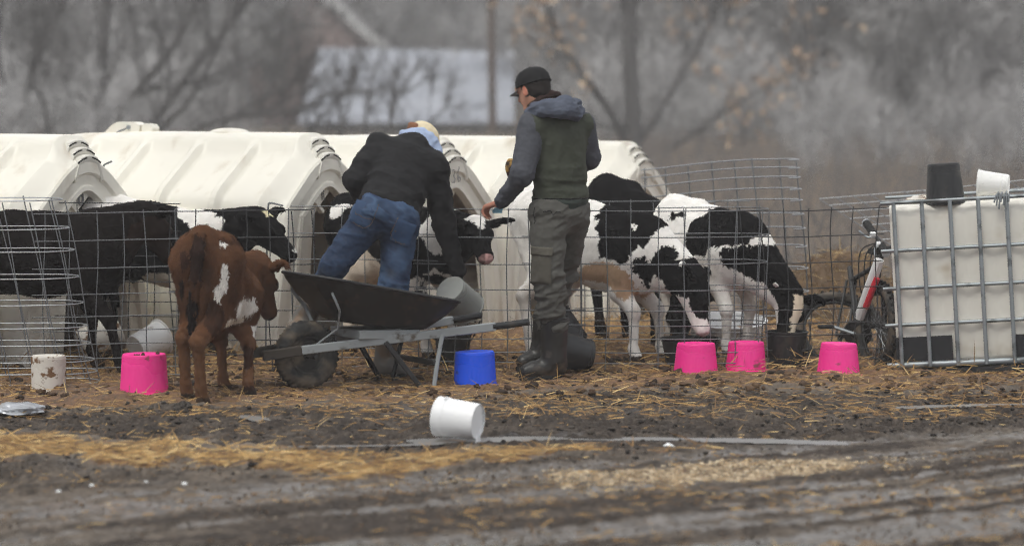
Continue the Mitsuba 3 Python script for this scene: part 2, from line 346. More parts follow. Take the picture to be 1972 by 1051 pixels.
def ground_color(p, n, uv):
    f1 = noise(p.x * 60, p.y * 22, p.z * 30); f2 = fbm(p.x * 14, p.y * 9, 3.0, octaves=3); f3 = noise(p.x * 130, p.y * 40, 7.0)
    t = uv.x + ((f1 - 0.5) * 0.5 + (f2 - 0.5) * 0.55 + (f3 - 0.5) * 0.3) * (0.55 + 0.65 * smoothstep(1.1, 1.8, uv.x))
    c = mix(RAMP[0], RAMP[1], smoothstep(0.0, 1.0, t))
    c = mix(c, RAMP[2], smoothstep(1.0, 2.0, t)); c = mix(c, RAMP[3], smoothstep(2.2, 3.0, t))
    return c * (0.36 + 0.55 * f2 + 0.35 * f3 + 0.4 * f1) * (1 - 0.35 * uv.y)
def ground_rough(p, n, uv):
    f = noise(p.x * 18, p.y * 7, 1.0)
    return dr.clip(0.9 - 0.72 * smoothstep(0.2, 0.8, uv.y + 0.5 * (f - 0.5)), 0.22, 1.0)
scene['ground_mat'] = principled(proc(ground_color), proc(ground_rough), 0.5)
single('ground', (np.stack([GX, GY, GZ], -1).reshape(-1, 3), gf), 'ground_mat', 'rutted brown and dark grey farmyard mud rising to a wooded slope',
       kind='structure', smooth=True, uv=np.stack([ZN[0], ZN[1]], -1).reshape(-1, 2))
# shallow water standing in the ruts
scene['water_mat'] = principled([0.17, 0.165, 0.16], 0.34, 0.6)
def water_sheet(x0, x1, y0, y1, label):
    a, b = np.meshgrid(np.linspace(x0, x1, 60), np.linspace(y0, y1, 24), indexing='ij'); i = np.arange(60 * 24).reshape(60, 24)
    f = np.stack([i[:-1, :-1], i[1:, :-1], i[1:, 1:], i[:-1, 1:]], -1).reshape(-1, 4)
    keep = (puddles(a, b) > 0.25).reshape(-1)[f].all(1)
    single('puddle', (np.stack([a, b, a * 0 + WATER_Z], -1).reshape(-1, 3), f[keep]), 'water_mat', label, kind='structure')
water_sheet(-0.65, 1.75, 13.75, 14.4, 'long shallow puddle in a wheel rut running right from the fallen white bucket')
water_sheet(-1.4, -0.25, 13.6, 14.05, 'thin muddy puddle behind the golden straw')
water_sheet(1.9, 3.4, 15.4, 16.1, 'wet puddle in the mud below the caged water tank')
water_sheet(-1.6, -1.0, 14.4, 15.5, 'small pale puddle between dark clods by the grey stone')

# loose straw
SG = np.array([srgb(176, 142, 90), srgb(150, 116, 72), srgb(122, 92, 58), srgb(200, 172, 122), srgb(98, 76, 52)])
def straw(n, sample, seed, lmin, lmax, lift, name, label, wid=0.0042, pal=(0.3, 0.25, 0.2, 0.1, 0.15), tilt=0.16):
    r = np.random.default_rng(seed); x, y = sample(r, n); n = len(x)
    d = np.stack([r.normal(size=n), r.normal(size=n), r.normal(size=n) * tilt + 0.03], -1); d /= np.linalg.norm(d, axis=1, keepdims=True)
    L = r.uniform(lmin, lmax, n); base = np.stack([x, y, gz(x, y) + 0.002 + r.random(n) ** 2 * lift], -1)
    col = SG[r.choice(len(SG), n, p=pal)] * r.uniform(0.7, 1.12, (n, 1))
    v, c, nn = strands(base - d * L[:, None] * 0.45 * [1, 1, 0], d, np.tile([0, -0.35, 0.94], (n, 1)), L, r.uniform(0.6, 1.3, n) * wid, col, seed, 0.04)
    single(name, v, 'painted', label, kind='stuff', color=c, normals=nn)
def by_density(fn, x0, x1, y0, y1):
    def s(r, n):
        x, y = r.uniform(x0, x1, n * 4), r.uniform(y0, y1, n * 4); k = r.random(n * 4) < fn(x, y); return x[k][:n], y[k][:n]
    return s
straw(7500, by_density(lambda x, y: zones(x, y)[4] ** 1.3 * (y < 14.6) * (zones(x, y)[0] > 1.2), -3.2, 1.0, 12.2, 14.9), 11, 0.04, 0.15, 0.025, 'golden_straw', 'belt of loose golden straw over the mud at left', wid=.0060, tilt=.13, pal=(0.32, 0.25, 0.15, 0.16, 0.12))
straw(13000, by_density(lambda x, y: 0.55 * np.clip(nz(x, y, 2.5, 51) * 2.2 - 0.55, 0.04, 1), -3.5, 3.5, 15.0, 17.6), 12, 0.03, 0.15, 0.012, 'straw_litter', 'thin trampled straw litter along the front of the fence', pal=(0.2, 0.27, 0.28, 0.07, 0.18))
straw(13000, by_density(lambda x, y: np.clip(nz(x, y, 2.0, 52) * 2.0 - 0.3, 0.1, 1), -4.2, 4.0, 17.3, 21.5), 13, 0.05, 0.2, 0.07, 'bedding_straw', 'brown and yellow straw bedding inside the calf pens', wid=.006, tilt=0.4, pal=(0.24, 0.26, 0.26, 0.06, 0.18))
straw(2600, by_density(lambda x, y: np.clip(nz(x, y, 1.6, 53) * 2 - 0.75, 0.015, 1), -2.6, 2.8, 10.6, 15.4), 14, 0.02, 0.12, 0.006, 'scattered_straw', 'single straws scattered over the dark mud')
# clods, chips and pebbles
def lumps(n, sample, seed, smin, smax, pal, name, label, sink=0.35, squash=0.65, jag=0.35):
    r = np.random.default_rng(seed); x, y = sample(r, n); n = len(x); ico = trimesh.creation.icosphere(subdivisions=1); bv, bf = np.array(ico.vertices), np.array(ico.faces)
    s = smin * (smax / smin) ** (r.random(n) ** 2.2); q = bv[None] * (1 + jag * (r.random((n, len(bv), 1)) - 0.5) * 2) * s[:, None, None] * r.uniform(0.6, 1.4, (n, 1, 3)) * [1, 1, squash]
    a = r.uniform(0, 6.3, n); c, d = np.cos(a)[:, None], np.sin(a)[:, None]
    q = np.stack([q[..., 0] * c - q[..., 1] * d, q[..., 0] * d + q[..., 1] * c, q[..., 2]], -1) + np.stack([x, y, gz(x, y) + s * (squash - sink)], -1)[:, None]
    f = (bf[None] + (np.arange(n) * len(bv))[:, None, None]).reshape(-1, 3); pal = np.array(pal)
    col = np.repeat(pal[r.integers(len(pal), size=n)] * r.uniform(0.75, 1.2, (n, 1)), len(bv), 0)
    single(name, (q.reshape(-1, 3), f), 'soil_mat', label, kind='stuff', color=col, smooth=True)
MUDS = [srgb(48, 44, 41), srgb(58, 53, 49), srgb(42, 38, 36), srgb(72, 66, 60)]
lumps(3600, by_density(lambda x, y: zones(x, y)[6] * np.clip(nz(x, y, 3, 55) * 2.4 - 0.6, 0.05, 1), -3.2, 3.4, 12.6, 17.0), 21, 0.004, 0.015, MUDS, 'mud_clods', 'dark clods of churned mud', sink=.5, jag=.5)
lumps(5200, by_density(lambda x, y: np.clip(nz(x, y, 2, 56) * 1.6 - 0.4, 0.05, 1), -2.4, 2.8, 10.4, 13.6), 22, 0.003, 0.009, [srgb(84, 76, 68), srgb(70, 62, 55), srgb(130, 120, 108), srgb(120, 98, 76)], 'gravel', 'small stones and crumbs of mud in the driven lane')
lumps(2600, by_density(lambda x, y: ss(15.6, 16.2, y) * np.clip(nz(x, y, 3, 57) * 2 - 0.5, 0.05, 1), -3.4, 3.4, 15.3, 18.2), 23, 0.006, 0.03, [srgb(74, 57, 44), srgb(92, 72, 54), srgb(56, 46, 39)], 'dirt_crumbs', 'crumbs of brown dirt and dung along the fence')
lumps(8000, by_density(lambda x, y: zones(x, y)[7] ** 1.5, -0.1, 2.1, 12.2, 13.6), 24, 0.003, 0.010, [srgb(192, 172, 142), srgb(172, 150, 120), srgb(206, 190, 164), srgb(132, 114, 92)], 'wood_chips', 'patch of pale tan wood chips spilt on the driven lane', squash=0.5, sink=0.2)

# ---------------------------------------------------------------- bare trees
def grow_tree(limbs, seed, depth=3, dens=2.2, twig=0.35, spread=0.7, up=0.25, twigs_per=3, twig_w=0.012):
    """limbs: [(points, r0, r1)...]; returns (branches mesh, twigs (v, f), twig tips)"""
    r = np.random.default_rng(seed); tubes, tw, tips = [], [], []
    def sprout(pts, r0, r1, lev):
        tubes.append(tube(pts, np.linspace(r0, r1, len(pts)), 7 if lev == 0 else 4 if lev == 1 else 3, cap=False))
        seg = np.linalg.norm(np.diff(pts, axis=0), axis=1); L = seg.sum(); n = max(2, int(L * dens * (1.0 + 0.55 * lev)))
        for q in range(n):
            t = r.uniform(0.22 if lev == 0 else 0.12, 1.0); i = min(int(t * (len(pts) - 1)), len(pts) - 2); p = pts[i] + (pts[i + 1] - pts[i]) * (t * (len(pts) - 1) - i)
            d = unit(pts[i + 1] - pts[i]); s = unit(np.cross(d, r.normal(size=3))); g = unit(d * r.uniform(0.5, 1.0) + s * spread * r.uniform(0.6, 1.3) + V(0, 0, up))
            rr = (r0 + (r1 - r0) * t) * r.uniform(0.35, 0.6); ln = L * r.uniform(0.25, 0.5) * (1.1 - 0.5 * t)
            if lev < depth - 1 and ln > twig:
                k = 5; b = [p]; h = g.copy()
                for _ in range(k - 1): h = unit(h + r.normal(size=3) * 0.22 + V(0, 0, up * 0.35)); b.append(b[-1] + h * ln / (k - 1))
                sprout(np.array(b), rr, rr * 0.3, lev + 1)
            else:
                for _ in range(twigs_per):
                    h = unit(g + r.normal(size=3) * 0.45); l2 = twig * r.uniform(0.6, 1.8); e = unit(np.cross(h, r.normal(size=3))) * twig_w * 0.5; m = p + h * l2 * 0.5 + r.normal(size=3) * l2 * 0.06; q2 = m + unit(h + r.normal(size=3) * 0.3) * l2 * 0.6
                    tw.append([p - e, p + e, m]); tw.append([m - e * 0.8, m + e * 0.8, q2]); tips.append(q2)
    for pts, r0, r1 in limbs: sprout(np.asarray(pts, float), r0, r1, 0)
    tw = np.array(tw).reshape(-1, 3)
    return cat(tubes), (tw, np.arange(len(tw)).reshape(-1, 3)), np.array(tips)
def wild(seed, H, spread=0.8, r=0.13, n=3, lean=0.25):
    q = np.random.default_rng(seed); L = []
    for _ in range(n):
        d = unit(V(q.normal() * lean, q.normal() * lean, 1)); p = [V(q.normal() * 0.1, q.normal() * 0.1, -0.3)]
        for _ in range(7): d = unit(d + q.normal(size=3) * 0.13 + V(0, 0, 0.1)); p.append(p[-1] + d * H / 7 * q.uniform(0.8, 1.1))
        L.append((p, r * q.uniform(0.6, 1.1), r * 0.15))
    return L
# the woodland on the rise and its thin edge: a few kinds, each planted many times
rw = np.random.default_rng(5)
NK = 5
for k in range(NK):
    b, t, tips = grow_tree(wild(100 + k, [8, 10, 9, 3.6, 11][k], n=[3, 2, 3, 7, 2][k], r=[0.10, 0.12, 0.09, 0.04, 0.13][k]), 200 + k, depth=3, dens=1.7, twig=0.7, twigs_per=4, twig_w=0.05)
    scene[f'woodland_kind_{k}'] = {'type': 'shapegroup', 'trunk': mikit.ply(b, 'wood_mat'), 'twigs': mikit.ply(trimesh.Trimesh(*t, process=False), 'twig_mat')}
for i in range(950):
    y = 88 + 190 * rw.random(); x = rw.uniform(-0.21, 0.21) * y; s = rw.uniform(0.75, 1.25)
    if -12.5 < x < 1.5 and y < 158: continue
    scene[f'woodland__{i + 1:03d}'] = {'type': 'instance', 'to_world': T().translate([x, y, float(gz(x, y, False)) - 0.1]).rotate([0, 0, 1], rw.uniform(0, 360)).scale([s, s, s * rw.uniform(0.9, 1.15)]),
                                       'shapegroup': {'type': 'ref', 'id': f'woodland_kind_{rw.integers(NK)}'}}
for i in range(170):
    y = 52 + 38 * rw.random(); x = rw.uniform(-0.2, 0.2) * y; s = rw.uniform(0.35, 0.8) * y / 75
    if -0.10 < x / y < 0.006 or (y < 72 and 0.006 <= x / y < 0.10): continue
    scene[f'woodland__{i + 1001:04d}'] = {'type': 'instance', 'to_world': T().translate([x, y, float(gz(x, y, False)) - 0.1]).rotate([0, 0, 1], rw.uniform(0, 360)).scale(s), 'shapegroup': {'type': 'ref', 'id': 'woodland_kind_3'}}
labels['woodland'] = {'label': 'grey leafless woodland covering the misty slope behind the farm', 'kind': 'stuff'}
used.add('woodland')
# weeds and saplings standing in the brown field between the pens and the wood
n = 15000; bx = rw.uniform(-1, 1, n); by = 24 + 56 * rw.random(n) ** 0.8; bx = bx * by * 0.2; bd = rw.normal(size=(n, 3)) * [0.35, 0.35, 0] + [0, 0, 1]; bd /= np.linalg.norm(bd, axis=1, keepdims=True)
bc = np.array([srgb(92, 84, 78), srgb(80, 74, 70), srgb(104, 92, 80), srgb(72, 68, 66)])[rw.integers(4, size=n)]
v, c, nn = strands(np.stack([bx, by, gz(bx, by, False) - 0.02], -1), bd, np.tile([0, -0.4, 0.9], (n, 1)), rw.uniform(0.15, 0.55, n) * (0.7 + by / 80), 0.012 + by * 0.0004, bc, 3)
single('dry_weeds', v, 'painted', 'brown dead weeds covering the field between the hutches and the wood', kind='stuff', color=c, normals=nn)
def bare_tree(label, limbs, seed, **kw):
    b, t, tips = grow_tree(limbs, seed, **kw); k = thing('bare_tree', label, 'tree', 'bare trees behind the hutches')
    part(k, 'trunk', b, 'bark_mat', smooth=True); part(k, 'crown', t, 'bark_mat', smooth=False); return k, tips
bare_tree('tall bare tree with a straight dark trunk at upper left', [
    (spline([(-9.499,67.500,-0.990), (-9.449,67.500,0.669), (-9.340,67.500,2.323), (-9.246,67.500,3.736), (-9.195,67.500,5.615)]), 0.169, 0.104),
    (spline([(-9.575,67.500,-0.160), (-8.809,66.900,1.264), (-7.616,66.300,2.600), (-6.821,66.000,4.150), (-6.409,66.000,5.412)]), 0.111, 0.052),
    (spline([(-9.548,67.500,0.196), (-10.142,68.400,1.614), (-10.580,69.000,3.061), (-10.792,69.300,4.757)]), 0.091, 0.052)], 31, depth=3, dens=1.4, twig=0.6, twig_w=0.030, twigs_per=5)
bare_tree('leaning bare tree whose long limbs slant up to the right over the brick red gable', [
    (spline([(-8.536,63.000,-1.146), (-7.915,63.000,0.514), (-7.077,63.000,1.782), (-6.243,63.000,2.773), (-5.354,63.000,3.981), (-4.689,63.000,4.913)]), 0.111, 0.052),
    (spline([(-8.458,63.000,-1.035), (-7.509,62.400,0.743), (-6.760,62.100,1.509), (-5.906,61.800,3.075), (-5.440,61.500,4.300)]), 0.078, 0.039),
    (spline([(-7.077,63.000,1.782), (-5.953,63.400,2.171), (-4.765,63.900,2.956), (-3.870,63.900,3.068)]), 0.052, 0.019)], 33, depth=3, dens=1.5, twig=0.6, twig_w=0.030, twigs_per=5)
bare_tree('low spreading bare tree reaching in front of the pale barn roof', [
    (spline([(-7.233,60.000,-0.907), (-6.589,60.000,0.725), (-5.639,60.000,1.146), (-4.482,60.000,1.251), (-3.639,60.000,1.619), (-2.797,60.000,1.671)]), 0.078, 0.026),
    (spline([(-7.022,60.000,-0.907), (-5.996,60.400,0.878), (-4.950,60.600,1.618), (-4.099,60.600,1.936)]), 0.058, 0.019),
    (spline([(-4.558,60.900,-0.731), (-4.123,60.900,0.872), (-3.533,60.900,1.511), (-3.158,60.900,2.044)]), 0.052, 0.016)], 35, depth=3, dens=2.0, twig=0.6, twig_w=0.027, twigs_per=5)
bare_tree('thicket of upright bare stems between the red gable and the power pole', [
    (spline([(-5.171,66.000,-0.931), (-5.071,66.000,0.691), (-5.159,66.000,1.731), (-4.923,66.000,2.654)]), 0.05, 0.02), (spline([(-4.661,67.000,-0.970), (-4.538,67.000,0.441), (-4.710,67.000,1.380), (-4.823,67.000,2.318)]), 0.05, 0.02), (spline([(-4.244,66.000,-0.931), (-4.007,66.000,0.344), (-3.680,66.000,1.153), (-3.422,66.000,2.308)]), 0.05, 0.02), (spline([(-2.700,68.000,-1.009), (-2.578,68.000,0.185), (-2.814,68.000,1.138), (-2.645,68.000,1.971)]), 0.05, 0.02),
    (spline([(-3.588,69.000,-1.048), (-3.462,69.000,0.526), (-3.313,69.000,1.734), (-3.033,69.000,2.639)]), 0.058, 0.019), (spline([(-3.497,69.600,-1.072), (-2.942,69.600,0.639), (-2.635,69.600,1.613), (-2.121,69.600,2.344)]), 0.058, 0.019),
    (spline([(-3.285,69.000,-1.048), (-2.281,69.900,0.512), (-1.667,69.900,1.185), (-0.993,69.900,1.430)]), 0.052, 0.016), (spline([(-3.709,69.000,-1.048), (-3.946,69.000,0.526), (-4.064,69.000,1.372), (-4.424,69.000,2.217)]), 0.052, 0.016)], 37, depth=3, dens=2.0, twig=0.6, twig_w=0.030, twigs_per=5)
bare_tree('slim bare tree with a forked stem at far left', [
    (spline([(-10.548,61.500,-0.971), (-10.203,61.500,1.079), (-9.811,61.500,2.478), (-9.420,61.500,3.979)]), 0.078, 0.039), (spline([(-10.439,61.500,-0.971), (-10.573,62.100,1.183), (-10.793,62.200,2.596), (-10.647,62.400,4.231)]), 0.065, 0.039),
    (spline([(-10.008,61.500,-1.079), (-9.664,61.500,0.972), (-9.978,61.500,1.940), (-9.904,61.500,2.907)]), 0.046, 0.026)], 39, depth=3, dens=1.5, twig=0.6, twig_w=0.027, twigs_per=5)
# the oak that has kept its tan leaves
b, t, tips = grow_tree([(spline([(2.818,68.000,-0.531), (2.766,68.000,1.138), (2.703,68.000,2.565), (2.735,68.000,3.989), (2.839,68.000,5.408)]), 0.22, 0.12),
    (spline([(2.792,68.000,0.185), (2.056,67.400,1.497), (1.161,67.000,2.669), (0.633,67.000,3.954)]), 0.1, 0.04), (spline([(2.780,68.000,0.304), (3.650,68.500,1.614), (4.397,69.000,2.820), (4.996,69.000,4.143)]), 0.1, 0.04),
    (spline([(2.818,68.000,-0.292), (4.073,67.500,0.669), (5.098,67.000,1.380), (6.268,67.000,2.083)]), 0.07, 0.03), (spline([(2.767,68.000,0.900), (1.944,67.600,0.904), (0.872,67.200,1.380)]), 0.05, 0.02), (spline([(2.841,68.000,-0.173), (3.726,67.600,-0.044), (4.882,67.200,0.202), (5.453,67.000,0.676)]), 0.05, 0.02)], 41, depth=3, dens=1.2, twig=0.6, twig_w=0.03)
k = thing('leafy_oak', 'tree still hung with tan dead leaves behind the capped man', 'tree')
part(k, 'trunk', b, 'bark_mat', smooth=True); part(k, 'twigs', t, 'bark_mat', smooth=False, kind='stuff')
rl = np.random.default_rng(43); tips = tips[rl.permutation(len(tips))[:800]]
pts = np.repeat(tips, 4, 0) + rl.normal(size=(len(tips) * 4, 3)) * 0.13; n = len(pts); a, bb = rl.normal(size=(n, 3)), rl.normal(size=(n, 3)); a /= np.linalg.norm(a, axis=1, keepdims=True); bb /= np.linalg.norm(bb, axis=1, keepdims=True)
S = rl.uniform(0.06, 0.13, (n, 1)); lv = np.stack([pts - a * S, pts + bb * S * 0.6, pts + a * S, pts - bb * S * 0.6], 1).reshape(-1, 3)
lc = np.repeat(np.array([srgb(186, 158, 130), srgb(170, 142, 116), srgb(200, 176, 148), srgb(152, 128, 108)])[rl.integers(4, size=n)], 4, 0)
part(k, 'dead_leaves', (lv, np.arange(n * 4).reshape(-1, 4)), 'deadleaf_mat', smooth=False, color=lc, kind='stuff')
# ---------------------------------------------------------------- brick red gabled house, pale barn, pole
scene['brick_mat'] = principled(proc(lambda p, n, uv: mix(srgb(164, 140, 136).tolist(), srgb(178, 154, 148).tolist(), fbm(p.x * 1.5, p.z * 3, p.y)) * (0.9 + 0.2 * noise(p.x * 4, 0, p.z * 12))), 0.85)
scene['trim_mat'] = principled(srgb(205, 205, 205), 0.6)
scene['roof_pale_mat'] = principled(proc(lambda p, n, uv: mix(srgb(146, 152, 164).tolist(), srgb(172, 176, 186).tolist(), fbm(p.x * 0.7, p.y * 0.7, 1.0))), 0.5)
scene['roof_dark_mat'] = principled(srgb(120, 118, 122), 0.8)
scene['glass_dark_mat'] = principled(srgb(40, 42, 48), 0.2)
scene['pole_mat'] = principled(srgb(92, 78, 70), 0.9)
h = thing('gabled_house', 'misty brick red house with a pale edged gable behind bare branches', 'house')
gx0, gx1, gxa, ze, zp, hy = -14.4, -6.6, -10.4, 3.9, 7.35, 151.0
def prism(poly, y0, y1):
    p = np.array(poly, float); m = len(p); v = np.vstack([np.c_[p[:, 0], np.full(m, y0), p[:, 1]], np.c_[p[:, 0], np.full(m, y1), p[:, 1]]])
    return trimesh.convex.convex_hull(v)
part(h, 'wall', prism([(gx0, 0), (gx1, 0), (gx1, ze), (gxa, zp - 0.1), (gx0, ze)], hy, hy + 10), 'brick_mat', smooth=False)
for sx in (-1, 1):
    e = V(gx0 if sx < 0 else gx1, 0, ze); ap = V(gxa, 0, zp); d = e - ap; e = ap + d * 1.12
    nrm = unit(V(-d[2] * -1, 0, d[0] * -1)) if False else unit(np.cross(d, V(0, 1, 0))); nrm = nrm * math.copysign(1, nrm[2])
    q = np.array([ap, e, e + nrm * 0.25, ap + nrm * 0.25]); part(h, 'roof', prism(q[:, [0, 2]], hy - 0.55, hy + 10.5), 'roof_dark_mat', smooth=False)
    q = np.array([ap - nrm * 0.26, e - nrm * 0.26, e + nrm * 0.28, ap + nrm * 0.28]); part(h, 'barge_board', prism(q[:, [0, 2]], hy - 0.75, hy - 0.553), 'trim_mat', smooth=False)
for wx in (-12.2, -8.9):
    w = part(h, 'window', box((wx, hy - 0.03, 2.9), (1.0, 0.1, 1.3)), 'trim_mat', smooth=False); part(w, 'pane', box((wx, hy - 0.09, 2.9), (0.8, 0.06, 1.1)), 'glass_dark_mat', smooth=False)
h = thing('pale_barn', 'long low barn with a pale blue grey metal roof in the mist', 'barn')
part(h, 'wall', box((-4.4, 132.2, -0.1), (8.6, 17.5, 0.9)), 'trim_mat', smooth=False)
for i in range(9):
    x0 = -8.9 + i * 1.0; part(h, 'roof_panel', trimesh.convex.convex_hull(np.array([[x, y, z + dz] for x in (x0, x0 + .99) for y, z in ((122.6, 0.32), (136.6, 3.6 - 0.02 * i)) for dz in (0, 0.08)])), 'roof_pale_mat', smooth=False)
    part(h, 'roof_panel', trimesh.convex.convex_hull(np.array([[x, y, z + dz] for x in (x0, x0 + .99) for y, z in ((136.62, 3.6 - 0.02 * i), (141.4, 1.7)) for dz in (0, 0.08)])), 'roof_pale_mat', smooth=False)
k = thing('power_pole', 'plain wooden power pole rising in the mist left of the capped man', 'pole')
part(k, 'post', tube([(-0.569,90.000,-0.763), (-0.615,90.000,2.075), (-0.660,90.000,6.311)], [0.13, 0.12, 0.1], 10), 'pole_mat')
part(k, 'crossarm', box((-0.661,90.000,5.920), (2.2, 0.1, 0.12)), 'pole_mat', smooth=False)

# ---------------------------------------------------------------- calf hutches: moulded plastic huts, opening to the front right
def profile(p, n=44):
    """half section [(half width, z) from the ground to the ridge] -> rounded full arch of n + 1 + n points, from -y to +y"""
    p = np.array(p, float); q = [p[0]]
    for i in range(1, len(p) - 1):
        a, b, c = p[i - 1], p[i], p[i + 1]; r = min(0.07, 0.4 * np.linalg.norm(a - b), 0.4 * np.linalg.norm(c - b)); s, e = b + unit(a - b) * r, b + unit(c - b) * r
        q += [(1 - t) ** 2 * s + 2 * t * (1 - t) * b + t * t * e for t in (0, .25, .5, .75, 1)]
    q = np.array(q + [p[-1]]); L = np.r_[0, np.cumsum(np.linalg.norm(np.diff(q, axis=0), axis=1))]; t = np.linspace(0, L[-1], n + 1)
    h = np.stack([np.interp(t, L, q[:, 0]), np.interp(t, L, q[:, 1])], 1)
    return np.vstack([h * [-1, 1], h[::-1][1:]])
BODY = profile([(0.62, 0), (0.57, 0.95), (0.535, 1.0), (0.20, 1.25), (0.15, 1.35), (0.09, 1.385), (0, 1.39)])
FRONT = profile([(0.60, 0), (0.455, 0.90), (0.44, 0.95), (0.21, 1.155), (0.10, 1.222), (0, 1.235)])
def inset(P, d):
    """the arch moved inwards by d, its feet kept on the ground"""
    t = np.gradient(P, axis=0); nrm = np.stack([t[:, 1], -t[:, 0]], 1); nrm /= np.linalg.norm(nrm, axis=1, keepdims=True)
    q = P + nrm * d; q[0, 1] = q[-1, 1] = 0; return np.stack([q[:, 0], np.maximum(q[:, 1], 0)], 1)
def loft(secs, close_back=None):
    """secs: [(x, (n, 2) arch)...]"""
    n = len(secs[0][1]); v = np.vstack([np.c_[np.full(n, x) if np.isscalar(x) else x, P] for x, P in secs]); f = []
    i = np.arange(n - 1)
    for s in range(len(secs) - 1):
        a, b = s * n + i, (s + 1) * n + i; f += [np.stack([a, b, b + 1], 1), np.stack([a, b + 1, a + 1], 1)]
    if close_back: c = len(v); v = np.vstack([v, [[secs[0][0], 0, 0.6]]]); f.append(np.stack([i + 1, i * 0 + c, i], 1))
    return trimesh.Trimesh(v, np.vstack(f)[:, ::-1], process=False)
def hutch_meshes():
    ribs = [-0.48, -0.93, -1.38, -1.83]; xs = sorted(set(np.round(np.r_[np.linspace(-2.1, -0.16, 40), *[np.array([-.055, -.04, -.018, 0, .018, .04, .055]) + r for r in ribs]], 4)))
    secs = [(-2.16, BODY * [0.9, 0.95])]; t = np.gradient(BODY, axis=0); nrm = np.stack([-t[:, 1], t[:, 0]], 1); nrm /= np.linalg.norm(nrm, axis=1, keepdims=True)
    wz = np.clip((1.34 - BODY[:, 1]) / 0.08, 0, 1) * np.clip((BODY[:, 1] - 0.0) / 0.05, 0.3, 1)
    for x in xs:
        w = sum(1 - ss(0.022, 0.050, abs(x - r)) for r in ribs); P = BODY + nrm * (0.05 * w * wz)[:, None]
        P = P * [1 - 0.04 * ss(-1.6, -2.1, x), 1 - 0.012 * ss(-1.5, -2.1, x)]; secs.append((x, P))
    for x, t_ in ((-0.145, 0.02), (-0.10, 0.42), (-0.055, 0.80), (-0.03, 0.95), (-0.012, 0.995)): secs.append((x, BODY * (1 - t_) + FRONT * t_))
    shell = loft(secs, True)
    F1 = inset(FRONT, 0.012); F2 = inset(FRONT, 0.075); F3 = inset(FRONT, 0.09); F4 = inset(FRONT, 0.15); F5 = inset(FRONT, 0.175)
    rim = loft([(-0.012, FRONT), (0.0, F1), (0.0, F2), (-0.022, F3), (-0.024, F4), (-0.010, inset(FRONT, 0.158)), (-0.008, inset(FRONT, 0.185)), (-0.055, inset(FRONT, 0.20))])
    # front panel with the peaked doorway
    from shapely.geometry import Polygon
    outer = Polygon(np.r_[inset(FRONT, 0.198)]).buffer(0)
    door = Polygon([(-0.20, -0.1), (-0.115, 0.85), (-0.085, 0.89), (0.07, 1.02), (0.10, 1.02), (0.25, 0.90), (0.27, 0.85), (0.41, -0.1)])
    inner = Polygon(np.r_[inset(FRONT, 0.03)]).buffer(0).intersection(door)
    panel = trimesh.creation.extrude_polygon(outer.difference(door).buffer(0), 0.03, engine='earcut') if outer.difference(door).geom_type == 'Polygon' else cat([trimesh.creation.extrude_polygon(g, 0.03, engine='earcut') for g in outer.difference(door).geoms if g.area > 1e-4])
    R = np.array([[0, 0, 1], [1, 0, 0], [0, 1, 0.0]]); panel = moved(panel, R, (-0.085, 0, 0))
    lining = loft([(x, inset(P, 0.03)) for x, P in [(-2.12, BODY * 0.95)] + secs[1:-3]], True)  # separate inner skin, added so the inside can carry the shaded colour
    ledge = box((-0.05, -0.10, 0.945), (0.035, 0.19, 0.022), rotx(-0.70))
    return shell, rim, panel, lining, ledge
HSHELL, HRIM, HPANEL, HLINING, HLEDGE = hutch_meshes()
def vent(i):
    z0, x0 = 1.352 - 0.046 * i, -0.135 + 0.043 * i; w = 0.105 + 0.008 * i; y = np.linspace(-w, w, 17); c = -3.2 * y ** 2 - 2.0 * np.maximum(np.abs(y) - 0.08, 0)
    top = np.stack([y * 0 + x0 + 0.05, y, z0 + c], 1); V4 = []
    for dx, dz in ((-0.06, 0.012), (0.05, 0.006), (0.056, 0.0), (0.056, -0.018), (0.048, -0.036), (-0.06, -0.036)): V4.append(np.stack([y * 0 + x0 + dx, y * (1.0 if dx < .05 else 1.04), z0 + c + dz], 1))
    n = 17; i_ = np.arange(n - 1); v = np.vstack(V4); f = []
    for s in range(5): a, b = s * n + i_, (s + 1) * n + i_; f += [np.stack([a, b, b + 1], 1), np.stack([a, b + 1, a + 1], 1)]
    for e in (0, n - 1): f.append(np.array([[e, e + n, e + 2 * n], [e, e + 2 * n, e + 3 * n], [e, e + 3 * n, e + 4 * n], [e, e + 4 * n, e + 5 * n]]))
    hood = trimesh.Trimesh(v, np.vstack(f), process=False); slots = []
    for s in (-1, 1):
        yy = np.linspace(0.022 * s, (w - 0.018) * s, 7); p = np.stack([yy * 0 + x0 + 0.0545, yy, z0 - 3.2 * yy ** 2 - 0.014 + 0.004], 1); slots.append(tube(p, 0.0055, 6))
    return hood, slots
VENTS = [vent(i) for i in range(3)]
HP = {k: mikit.ply(m, mat, smooth=sm) for k, m, mat, sm in (('shell', HSHELL, 'hutch_mat', 28), ('rim', HRIM, 'hutch_mat', 40), ('panel', HPANEL, 'hutch_mat', False), ('lining', HLINING, 'hutch_inside_shade_mat', 30), ('ledge', HLEDGE, 'hutch_mat', False))}
VP = [(mikit.ply(h, 'vent_mat', smooth=40), [mikit.ply(s, 'slot_mat', smooth=True) for s in sl]) for h, sl in VENTS]
CAP = mikit.ply(moved(trimesh.creation.icosphere(subdivisions=3), np.diag([0.15, 0.085, 0.03]), (0, 0, 1.385)), 'hutch_mat', smooth=True)
HA = math.radians(-33.0)
